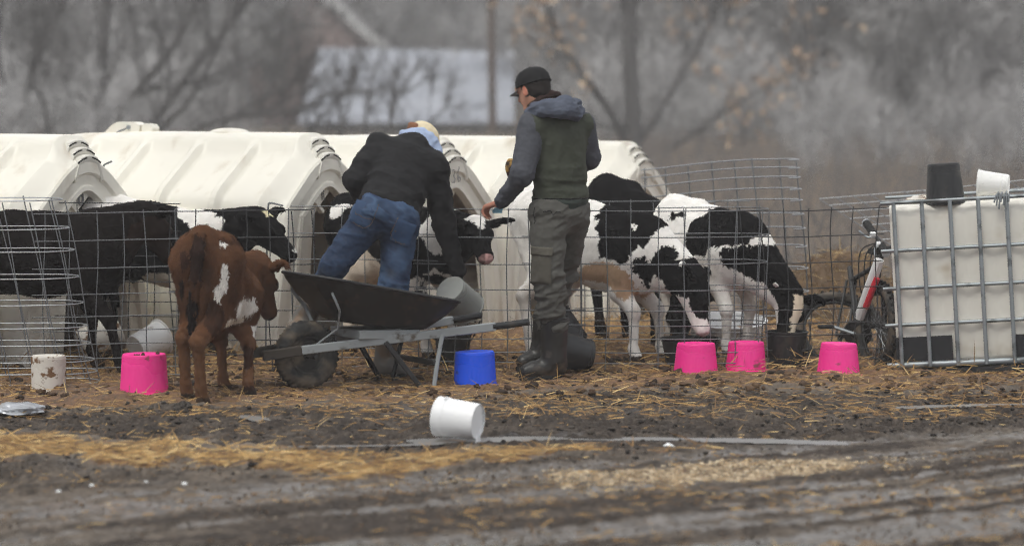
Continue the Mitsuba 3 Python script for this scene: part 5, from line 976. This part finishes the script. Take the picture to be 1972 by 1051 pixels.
NK_, CH, PV = (np.array(q) for q in ((0.191,17.060,1.566), (0.263,17.060,1.366), (0.282,17.070,0.997)))
m.bone(HC - hup * .05 - hfw * .02, NK_, .052, .056, .03); m.bone(NK_, CH, .055, .09, .05); m.bone(CH, PV, .09, .085, .06); m.bone(LS, RS_, .055, .055, .05)
m.bone(LS, LE, .05, .038, .03); m.bone(LE, LW, .036, .026, .02); m.bone(RS_, RE, .05, .038, .03); m.bone(RE, RWr, .036, .026, .02)
m.bone(LH, LK, .08, .055, .04); m.bone(LK, LA, .052, .04, .03); m.bone(RH, RK, .08, .055, .04); m.bone(RK, RA, .052, .04, .03)
hand(m, LW + V(-.012, .02, -.002), V(-.75, .45, -.28), V(-.25, .1, .95), 1, (.75, .9, .5)); hand(m, RWr, V(-.5, .8, -.1), V(.1, 0, 1), -1, (.5, .6, .4))
b = m.build(); x = np.array(b.vertices); loc = (x - HC) @ HR2; col = tint(x, SKIN, 3, amt=.12); hair = (loc[:, 2] > -.045 - .25 * np.minimum(loc[:, 0] + .02, 0)) & (loc[:, 0] < .012) & (np.linalg.norm(loc, axis=1) < .16) & ~((np.abs(loc[:, 1]) > .074) & (loc[:, 0] > -.03)); col[hair] = tint(x[hair], HAIRD, 5)
lips = (np.abs(loc[:, 2] + .062) < .010) & (loc[:, 0] > .07) & (np.abs(loc[:, 1]) < .024); col[lips] = srgb(160, 96, 90)
rd = np.abs(loc[:, 1]) > .082; rd &= np.linalg.norm(loc, axis=1) < .14; col[rd] = col[rd] * [1.12, .8, .78]; red = np.linalg.norm(x - LW, axis=1) < .2; col[red] = col[red] * [.85, .74, .74]
part(k, 'body', b, 'painted', smooth=True, color=col)
for s in (-1, 1): part(k, 'eye', moved(trimesh.creation.icosphere(subdivisions=2), HR2, hq(.078, s * .032, .004), .011), 'eye_mat', smooth=True)
# hair at the nape, cap
m = Clay(.006); m.ell(hq(-.022, 0, .012), V(.094, .082, .085), HR2, .02); m.ell(hq(-.05, 0, -.035), V(.052, .066, .045), HR2, .02); hm_ = m.build(); x = np.array(hm_.vertices); part(k, 'hair', folds(hm_, lambda x: (meshkit.fbm(x * 55, 3, 4) - .5) * .006, 4), 'painted', smooth=True, color=tint(x, HAIRD, 6))
scene['cap_mat'] = principled(srgb(24, 24, 26), .8, .3); scene['brim_mat'] = principled(srgb(30, 30, 32), .5)
u, v_ = np.meshgrid(np.linspace(0, 2 * math.pi, 49), np.linspace(0, math.pi / 2, 14), indexing='ij'); seam = 1 + .006 * np.abs(np.cos(u * 3)) ** 8
cp = np.stack([.112 * np.cos(u) * np.sin(v_ ** .9 * (math.pi / 2) ** .1) * seam, .092 * np.sin(u) * np.sin(v_ ** .9 * (math.pi / 2) ** .1) * seam, .102 * np.cos(v_) ** .8 * 1.0], -1).reshape(-1, 3) + V(-.012, 0, .022)
i = np.arange(49 * 14).reshape(49, 14); f = np.stack([i[:-1, :-1], i[1:, :-1], i[1:, 1:], i[:-1, 1:]], -1).reshape(-1, 4)
cap = part(k, 'cap', (cp @ HR2.T + HC, f), 'cap_mat', smooth=True); part(cap, 'button', moved(trimesh.creation.icosphere(subdivisions=2), HR2, HC + HR2 @ V(-.012, 0, .124), .008), 'cap_mat', smooth=True)
a, t = np.meshgrid(np.linspace(-1.05, 1.05, 25), np.linspace(0, 1, 7), indexing='ij'); bx = np.stack([(.105 + .068 * t * np.cos(a * .9) ** .5) * np.cos(a * (1 - .25 * t)), .095 * np.sin(a) * (1 - .05 * t), .022 - .012 * t - .02 * np.sin(a) ** 2], -1).reshape(-1, 3) + V(-.012, 0, 0); i = np.arange(25 * 7).reshape(25, 7); f = np.stack([i[:-1, :-1], i[1:, :-1], i[1:, 1:], i[:-1, 1:]], -1).reshape(-1, 4)
part(cap, 'brim', (np.vstack([bx @ HR2.T + HC, (bx + V(0, 0, -.004)) @ HR2.T + HC]), np.vstack([f, f[:, ::-1] + 175])), 'brim_mat', smooth=True)
part(cap, 'sweatband', tube(np.array([HC + HR2 @ V(-.012 + .1125 * math.cos(a), .0925 * math.sin(a), .024) for a in np.linspace(0, 2 * math.pi, 41)]), .004, 6, cap=False), 'cap_mat', smooth=True)
# hooded top
m = Clay(.0075); m.ell(CH + V(0, 0, -.01), V(.178, .125, .19), TR, .05); m.ell(CH + V(.01, 0, -.20), V(.168, .130, .17), TR, .07); m.ell(PV + V(0, 0, .05), V(.172, .132, .085), TR, .05); m.bone(PV + V(0, 0, .02), PV + V(0, 0, .0), .15, .148, .04, flat=(F, .80))
m.bone(LS + V(.03, .01, .005), RS_ + V(-.03, -.01, .005), .075, .075, .05); m.bone(CH + V(-.02, .0, .12), NK_ + V(0, 0, -.02), .10, .075, .06)
m.bone(LS, LE, .080, .064, .04); m.bone(LE, LW * .93 + LE * .07, .062, .042, .03); m.bone(LW * .85 + LE * .15, LW, .044, .040, .012); m.bone(RS_, RE, .080, .062, .04); m.bone(RE, RWr * .93 + RE * .07, .058, .044, .03); m.ell(PV + V(0, 0, -.035), V(.19, .15, .02), TR, .004, 'sub')
sh = folds(m.build(), lambda x: .010 * ridge(x, (3, 3, 17), 7) * ss(1.35, 1.05, x[:, 2]) * ss(.98, 1.03, x[:, 2]) + .006 * ridge(x, (10, 10, 8), 8) + .004 * ridge(x, (16, 16, 12), 9), 8, .0012); x = np.array(sh.vertices)
tl = (x - CH) @ TR; arm = lambda S0, E0, W0: np.minimum(np.linalg.norm(x - (S0 + np.clip(((x - S0) @ (E0 - S0)) / ((E0 - S0) @ (E0 - S0)), 0, 1)[:, None] * (E0 - S0)), axis=1), np.linalg.norm(x - (E0 + np.clip(((x - E0) @ (W0 - E0)) / ((W0 - E0) @ (W0 - E0)), 0, 1)[:, None] * (W0 - E0)), axis=1))
dl, dr_ = arm(LS + V(.0, .0, 0), LE, LW), arm(RS_, RE, RWr); slv = (dl < .082) & (tl[:, 0] < -.095 - .04 * 0 + np.clip(tl[:, 2] - .02, 0, .2) * .55) | (dr_ < .082) & (tl[:, 0] > .125 - np.clip(tl[:, 2] - .02, 0, .2) * .55) | (np.abs(tl[:, 0]) > .21)
yoke = (tl[:, 2] > .16) & (np.abs(tl[:, 0]) > .085); slv = slv | yoke
col = np.where(slv[:, None], tint(x, srgb(72, 74, 81), 11, 7, .14, .2), tint(x, srgb(60, 64, 54), 12, 6, .16, .14)); hem = (x[:, 2] < PV[2] + .038) & ~slv; col[hem] = tint(x[hem], srgb(58, 66, 62), 13, 6, .1, .1)
top = part(k, 'hooded_top', sh, 'painted', smooth=True, color=col)
rib = [tube(onto(sh, [PV + TR @ V(.18 * math.cos(a), .135 * math.sin(a), .042) for a in np.linspace(0, 2 * math.pi, 60)], .0005), .003, 4, cap=False)]; part(top, 'hem_seam', cat(rib), 'cap_mat', smooth=True)
m = Clay(.0065); hp = [np.array(q) for q in ((0.089,16.990,1.534), (0.131,16.930,1.558), (0.207,16.900,1.579), (0.303,16.950,1.591), (0.371,17.050,1.575), (0.367,17.180,1.581), (0.254,17.240,1.566))]; m.chain(hp, [.020, .026, .031, .034, .030, .028, .024], .02)
hp2 = [np.array(q) for q in ((0.095,16.960,1.516), (0.175,16.900,1.541), (0.284,16.890,1.544), (0.369,16.990,1.522), (0.398,17.080,1.539))]; m.chain(hp2, [.020, .032, .042, .034, .024], .016); m.ell((0.303,16.940,1.561), V(.075, .06, .045), TR, .03)
hd = folds(m.build(), lambda x: .009 * ridge(x, (9, 9, 26), 21) + .004 * ridge(x, (20, 20, 30), 22), 23); part(top, 'hood', hd, 'painted', smooth=True, color=tint(np.array(hd.vertices), srgb(80, 86, 100), 24, 9, .16, .14))
part(top, 'collar', folds(Clay(.006).chain([np.array(q) for q in ((0.101,16.990,1.567), (0.161,16.980,1.611), (0.227,17.020,1.638), (0.264,17.100,1.632), (0.229,17.170,1.596), (0.132,17.120,1.557))], [.014, .017, .019, .018, .016, .014], .014).build(), lambda x: .003 * ridge(x, (15, 15, 30), 25), 26), 'collar_mat', smooth=True)
scene['collar_mat'] = principled(srgb(52, 38, 36), .85, .2)
# trousers, pocket, boots
m = Clay(.0075); m.ell(PV + V(0, 0, -.055), V(.165, .128, .12), TR, .05); m.bone(LH + V(0, 0, .02), LK, .110, .088, .04); m.bone(RH + V(0, 0, .02), RK, .108, .085, .035); LB, RB = np.array((0.240,17.020,0.331)), np.array((0.208,17.400,0.310)); m.bone(LK, LB, .088, .080, .03); m.bone(RK, RB, .084, .074, .03); m.ell(PV + V(0, 0, .06), V(.3, .3, .03), TR, .004, 'sub')

m.ell(LB + V(0, 0, -.09), V(.2, .14, .085), None, .004, 'sub') if False else None
tr = folds(m.build(), lambda x: .019 * ridge(np.c_[x[:, 0] + .5 * x[:, 2], x[:, 1], x[:, 2] - .4 * x[:, 0]], (5, 5, 13), 31) * (.5 + ss(.75, .5, x[:, 2]) + .6 * ss(.85, .95, x[:, 2])) + .005 * ridge(x, (14, 14, 10), 32), 33); x = np.array(tr.vertices)
tp = part(k, 'trousers', tr, 'painted', smooth=True, color=tint(x, srgb(80, 79, 75), 34, 6, .16, .12))
pk = np.array((0.160,16.890,0.645)); R_ = np.stack([unit(V(.80, -.45, -.05)), unit(V(-.45, -.88, .0)), V(0, 0, 1)], 1); R_[:, 1] = np.cross(R_[:, 2], R_[:, 0])
q = onto(tr, [pk + R_ @ V(a_, 0, c_) for a_ in np.linspace(-.075, .075, 9) for c_ in np.linspace(-.105, .10, 9)], .011); i = np.arange(81).reshape(9, 9); f = np.stack([i[:-1, :-1], i[1:, :-1], i[1:, 1:], i[:-1, 1:]], -1).reshape(-1, 4)
def patch(parent, nm, mesh, c, R, w, h, n, off, colr, seed):
    us, vs = np.meshgrid(np.linspace(-w / 2, w / 2, n), np.linspace(-h / 2, h / 2, n), indexing='ij'); e = (np.abs(us) > w / 2 * .95) | (np.abs(vs) > h / 2 * .95); q = onto(mesh, [c + R @ V(a_, 0, c_) for a_, c_ in zip(us.ravel(), vs.ravel())], 0.0)
    nm_ = R[:, 1] * (1 if np.dot(R[:, 1], [0, -1, 0]) > 0 else -1); q = np.c_[us.ravel(), q @ nm_, vs.ravel()]; from scipy.ndimage import gaussian_filter
    d = gaussian_filter(q[:, 1].reshape(n, n), 1.2) + np.where(e, .001, off); pts = (c - nm_ * (c @ nm_))[None] + us.ravel()[:, None] * R[:, 0] + vs.ravel()[:, None] * R[:, 2] + d.ravel()[:, None] * nm_; i = np.arange(n * n).reshape(n, n)
    return part(parent, nm, (pts, np.stack([i[:-1, :-1], i[1:, :-1], i[1:, 1:], i[:-1, 1:]], -1).reshape(-1, 4)), 'painted', smooth=True, color=tint(pts, colr, seed, 9, .14, .12))
patch(tp, 'cargo_pocket', tr, pk, R_, .135, .185, 18, .010, srgb(78, 75, 68), 35); patch(tp, 'pocket_flap', tr, pk + V(0, -.004, .095), R_, .145, .05, 14, .017, srgb(86, 83, 75), 36)
for a_, b_ in (((0.166,16.850,0.967), (0.302,16.850,0.953)), ((0.125,16.900,0.989), (0.113,16.900,0.894))): part(tp, 'pocket_seam', tube(onto(tr, [np.array(a_) + (np.array(b_) - np.array(a_)) * t for t in np.linspace(0, 1, 10)], .001), .0022, 4), 'cap_mat', smooth=True)
scene['boot_mat'] = principled(dirty(srgb(40, 39, 38), srgb(80, 70, 60), 14.0, .58, .9, zdirt=.10), .42, .5)
def boot(parent, top, ank, heel, toe, r0, r1, lab=None, mat='boot_mat', fr=.044):
    top, ank, heel, toe = (np.array(q, float) for q in (top, ank, heel, toe)); m = Clay(.0065); d = unit((toe - heel) * [1, 1, 0]); sd = np.cross(V(0, 0, 1), d)
    m.bone(top, ank, r0, r1, .02); m.bone(ank, heel + V(0, 0, .03), r1 * .95, .05, .04); m.bone(heel + V(0, 0, .012), toe + V(0, 0, .0), fr, fr * .98, .03); m.bone(ank + d * .03 + V(0, 0, -.05), toe - d * .05 + V(0, 0, .02), .05, .040, .04); m.ell(top + unit(top - ank) * (.0 + r0), V(.2, .2, r0 * .98), np.stack([unit(np.cross(V(0, 1, 0), top - ank)), np.cross(unit(top - ank), unit(np.cross(V(0, 1, 0), top - ank))), unit(top - ank)], 1), .003, 'sub')
    b = folds(m.build(), lambda x: .002 * ridge(x, (6, 6, 22), 41) * ss(heel[2] + .06, heel[2] + .14, x[:, 2]) , 42, .0004); bk = part(parent, 'boot', b, mat, smooth=True, label=lab)
    n = 40; a = np.linspace(0, 2 * math.pi, n, endpoint=False); L = np.linalg.norm((toe - heel)[:2]) / 2 + fr; c = (heel + toe) / 2; out = np.array([c + d * L * math.cos(t) + sd * fr * 1.06 * np.sign(math.sin(t)) * abs(math.sin(t)) ** .7 for t in a]); z0 = min(heel[2], toe[2]) - fr
    slope = (toe[2] - heel[2]) / (2 * (L - fr) + 1e-6); dz = ((out - c) @ d) * slope; lo_, hi_ = out.copy(), out.copy(); lo_[:, 2] = c[2] - fr - .004 + dz; hi_[:, 2] = c[2] - fr + .020 + dz
    part(bk, 'sole', trimesh.convex.convex_hull(np.vstack([lo_, hi_])), 'rubber_black_mat', smooth=30)
    ring = [top + unit(ank - top) * .012 + (unit(np.cross(V(0, 1, 0), top - ank)) * math.cos(t) + np.cross(unit(top - ank), unit(np.cross(V(0, 1, 0), top - ank))) * math.sin(t)) * (r0 + .001) for t in np.linspace(0, 2 * math.pi, 33)]
    part(bk, 'top_band', tube(ring, .005, 6, cap=False), mat, smooth=True); return bk
boot(k, (0.246,17.030,0.351), (0.243,17.050,0.105), (0.265,17.060,0.044), (0.084,17.000,0.038), .084, .070)
boot(k, (0.199,17.410,0.334), (0.178,17.440,0.132), (0.185,17.450,0.069), (0.067,17.380,0.060), .076, .062)
single('cloth', crumple(np.array((-0.085,17.190,0.957)), V(.028, .025, .02), 31, .5), 'paleblue_mat', 'small light blue unidentified object in the hand of the standing man', 'cloth', smooth=True)  # crumpled lump stands in for a pale blue thing of unknown kind
scene['paleblue_mat'] = principled(srgb(140, 200, 225), .6)
m = Clay(.006); m.ell((-0.006,17.250,1.212), V(.032, .045, .055), None, .02); m.ell((0.012,17.250,1.163), V(.03, .04, .045), None, .02); gm = folds(m.build(), lambda x: .006 * ridge(x, (22, 22, 22), 51), 52); gx_ = np.array(gm.vertices); t = ss(.48, .6, meshkit.fbm(gx_ * 34, 3, 53))[:, None]
single('tan_object', gm, 'painted', 'unidentified mottled tan and brown object in front of the standing man', 'tan_object', color=np.array(srgb(168, 132, 70)) * (1 - t) + np.array(srgb(52, 40, 30)) * t, smooth=True)  # mottled lump standing in for an unidentified object
# ---- bending woman
k = thing('person', 'bending person in dark quilted jacket, blue jeans and pale blue hood leaning over the fence', 'person')
PV, NK_ = np.array((-0.731,17.200,0.965)), np.array((-0.559,17.500,1.340)); ax = unit(NK_ - PV); RG = unit(V(.74, .0, -.67)); RG = unit(RG - ax * np.dot(RG, ax)); FN = np.cross(ax, RG); TR = np.stack([RG, FN, ax], 1) # right, back/front, along the spine
HC = np.array((-0.535,17.640,1.344)); hfw, hup = unit(V(.45, .45, -.77)), unit(V(.25, .72, .62)); m = Clay(.0065); HR2, hq = head(m, HC, hfw, hup, .97)
LS, LE, LW = (np.array(q) for q in ((-0.789,17.420,1.324), (-0.921,17.360,1.139), (-0.882,17.560,1.000))); RS_, RE, RWr = (np.array(q) for q in ((-0.452,17.400,1.208), (-0.408,17.470,0.890), (-0.324,17.550,0.587)))
LH, LK, LA = (np.array(q) for q in ((-0.819,17.140,0.926), (-1.024,17.080,0.657), (-1.169,17.200,0.402))); RH, RK, RA = (np.array(q) for q in ((-0.647,17.210,0.886), (-0.691,17.140,0.533), (-0.738,17.240,0.088)))
m.bone(HC - hup * .05, NK_, .05, .055, .03); m.bone(NK_, PV, .07, .08, .05); m.bone(LS, RS_, .05, .05, .04); m.bone(LS, LE, .045, .036, .02); m.bone(LE, LW, .034, .026, .02); m.bone(RS_, RE, .045, .036, .02); m.bone(RE, RWr, .034, .026, .02)
m.bone(LH, LK, .08, .055, .03); m.bone(LK, LA, .05, .038, .03); m.bone(RH, RK, .08, .055, .03); m.bone(RK, RA, .05, .038, .03); hand(m, RWr + V(.004, .0, -.01), V(-.05, .2, -1), V(.6, -.7, 0), 1, (.6, .8, .5)); hand(m, LW, V(.4, .7, -.3), V(0, 0, 1), 1, (.6, .8, .5))
b = m.build(); x = np.array(b.vertices); loc = (x - HC) @ HR2; col = tint(x, srgb(205, 160, 142), 3, amt=.12); hair = (loc[:, 0] < .03) & (np.linalg.norm(loc, axis=1) < .16); col[hair] = tint(x[hair], srgb(120, 84, 58), 4); gl = np.linalg.norm(x - RWr, axis=1) < .22; gl &= x[:, 2] < RWr[2]; col[gl] = srgb(40, 40, 42); part(k, 'body', b, 'painted', smooth=True, color=col)
for s in (-1, 1): part(k, 'eye', moved(trimesh.creation.icosphere(subdivisions=2), HR2, hq(.076, s * .031, .004), .0105), 'eye_mat', smooth=True)
m = Clay(.006); m.ell(hq(-.012, 0, .035), V(.110, .094, .092), HR2, .02); m.ell(hq(.03, 0, -.09), V(.2, .2, .085), HR2, .01, 'sub'); ht = folds(m.build(), lambda x: .004 * ridge(x, (30, 30, 8), 61), 62); part(k, 'hat', ht, 'painted', smooth=True, color=tint(np.array(ht.vertices), srgb(222, 208, 176), 63, 12, .1, .12))
m = Clay(.005); bc = np.array((-0.590,17.600,1.447)); m.ell(bc + V(0, 0, -.006), V(.030, .03, .024), None, .01); m.bone(bc, (-0.556,17.620,1.388), .026, .03, .02); bm = folds(m.build(), lambda x: .007 * ridge(x, (40, 40, 40), 64), 65, .003); part(k, 'hair_bun', bm, 'painted', smooth=True, color=tint(np.array(bm.vertices), srgb(134, 92, 66), 66, 30, .3, .2))
m = Clay(.0065); m.ell((-0.534,17.500,1.331), V(.125, .055, .098), np.stack([unit(V(.86, 0, -.5)), V(0, 1, 0), unit(V(.5, 0, .86))], 1), .03); m.bone((-0.644,17.480,1.408), (-0.534,17.500,1.377), .018, .035, .03); m.bone((-0.535,17.520,1.389), (-0.448,17.480,1.286), .036, .024, .03)
hd = folds(m.build(), lambda x: .010 * ridge(np.c_[x[:, 0] + .9 * x[:, 2], x[:, 1], x[:, 2] - .9 * x[:, 0]], (4, 8, 15), 67) + .003 * ridge(x, (20, 20, 20), 68), 69); part(k, 'hood', hd, 'painted', smooth=True, color=tint(np.array(hd.vertices), srgb(164, 180, 210), 70, 9, .08, .08))
m = Clay(.0075); tq = lambda r_, b_, a_: PV + TR @ V(r_, b_, a_); Ls = np.linalg.norm(NK_ - PV)
m.ell(tq(0, 0, Ls * .68), V(.185, .125, .19), TR, .06); m.ell(tq(0, 0, Ls * .30), V(.178, .135, .18), TR, .07); m.ell(tq(.01, -.0, Ls * .06), V(.188, .145, .10), TR, .05); m.bone(LS + RG * .03, RS_ - RG * .03, .078, .080, .05); m.bone(tq(0, 0, Ls * .75), NK_, .11, .075, .05)
m.bone(LS, LE, .082, .068, .04); m.bone(LE, LW, .064, .048, .03); m.bone(RS_, RE, .080, .066, .04); m.bone(RE, RWr, .064, .046, .03); tc = np.stack([unit(RG - .30 * ax), FN, unit(ax + .30 * RG)], 1); m.ell(tq(0, 0, -.115), V(.3, .3, .05), tc, .008, 'sub')
def jf(x):
    l = (x - PV) @ TR; return .008 * np.clip(np.cos(l[:, 2] * 2 * math.pi / .085 + 2.0 * meshkit.fbm(x * 4, 2, 71)), -.6, 1) * .45 + .013 * ridge(x, (5, 5, 9), 72) + .005 * ridge(x, (13, 13, 18), 73)
jk = folds(m.build(), jf, 74, .0012); x = np.array(jk.vertices); part(k, 'jacket', jk, 'jacket_mat', smooth=True, color=tint(x, srgb(37, 37, 39), 75, 8, .2, .16)); scene['jacket_mat'] = principled(VC, .8, .15)
m = Clay(.0075); m.ell(PV + V(0, -.01, -.03), V(.178, .150, .13), np.stack([unit(V(.85, 0, -.53)), V(0, 1, 0), unit(V(.53, 0, .85))], 1), .05); m.ell(LH + V(.005, -.07, .02), V(.09, .075, .10), None, .05); m.ell(RH + V(-.01, -.07, .01), V(.09, .075, .10), None, .05)
m.bone(LH, LK, .112, .080, .04); m.bone(LK, LA * .75 + LK * .25, .078, .060, .03); m.bone(RH, RK, .110, .081, .035); m.bone(RK, RA * .65 + RK * .35, .080, .067, .03)
def nf(x): return .015 * ridge(np.c_[x[:, 0] - .6 * x[:, 2], x[:, 1], x[:, 2] + .5 * x[:, 0]], (6, 6, 12), 81) * (.5 + ss(.62, .48, x[:, 2]) + .7 * ss(.86, .95, x[:, 2])) + .003 * ridge(x, (15, 15, 11), 82)
jn = folds(m.build(), nf, 83); x = np.array(jn.vertices); wear = (.6 * ss(.48, .66, meshkit.fbm(x * 7, 3, 84)) + .7 * ss(.0, .4, nf(x) / .02))[:, None].clip(0, 1.3); jc = tint(x, srgb(32, 47, 72), 85, 8, .18, .2) * (1 - .38 * wear) + np.array(srgb(84, 110, 144)) * .38 * wear; dk = ss(.6, .75, meshkit.fbm(x * 10, 3, 86))[:, None] * .4; jc = jc * (1 - dk) + np.array(srgb(48, 50, 54)) * dk
jp = part(k, 'jeans', jn, 'painted', smooth=True, color=jc)
scene['stitch_mat'] = principled(srgb(96, 78, 60), .8)
def yy_(pts): return onto(jn, pts, .0012)
for c, w_, sgn in (((-0.861,17.020,0.949), .125, -1), ((-0.629,17.050,0.839), .12, 1)):
    e1, e3 = unit(V(.93, 0, -.36)), unit(V(.36, 0, .93)); R_ = np.stack([e1, V(0, -1, 0), e3], 1); c = np.array(c); pp = patch(jp, 'back_pocket', jn, c, R_, w_, .135, 16, .006, srgb(52, 72, 102), 87)
    g2 = lambda a_, b_: c + e1 * a_ * w_ + e3 * b_ * .135; part(pp, 'stitching', cat([tube(onto(jn, [np.array(p_) for p_ in spline([g2(*q) for q in s_], 8)], .009), .0016, 4) for s_ in ([(-.45, .05), (-.2, -.12), (0, -.02), (.2, -.12), (.45, .03)], [(-.45, .0), (-.2, -.18), (0, -.08), (.2, -.18), (.45, -.02)], [(-.5, .5), (-.5, -.3), (0, -.52), (.5, -.3), (.5, .5)])]), 'stitch_mat', smooth=True)
scene['grey_boot_mat'] = principled(dirty(srgb(98, 95, 92), srgb(110, 92, 74), 12.0, .5, .75), .6)
boot(k, (-1.145,17.170,0.440), (-1.208,17.240,0.332), (-1.235,17.270,0.299), (-1.283,17.100,0.252), .066, .058, mat='grey_boot_mat', fr=.040)
boot(k, (-0.731,17.220,0.224), (-0.742,17.250,0.078), (-0.755,17.260,0.038), (-0.646,17.120,0.038), .070, .060, mat='grey_boot_mat', fr=.042)
# the grey bucket she tips out
dz = unit(V(.42, .62, -.55)); e1 = unit(np.cross(dz, V(0, 0, 1))); R_ = np.stack([e1, np.cross(dz, e1), dz], 1)
bk = thing('bucket', 'dull grey bucket in the hand of the bending woman, tipped to pour feed', 'bucket'); BC = np.array((-0.368,17.420,0.490)); part(bk, 'shell', moved(pail(.112, .092, .215, lip=.007), R_, BC), 'grey_bucket_mat', smooth=40)
r = np.random.default_rng(91); mo = BC + dz * .20; pp = [mo + V(*r.normal(size=3)) * [.04, .03, .02] + V(.03, .04, -.10 - .07 * r.random()) for _ in range(60)]; single('pouring_feed', cat([moved(trimesh.creation.icosphere(subdivisions=1), None, q, r.uniform(.003, .007)) for q in pp]), 'wood_dark_mat', 'dark feed pellets falling from the tipped grey bucket', kind='stuff', smooth=True)
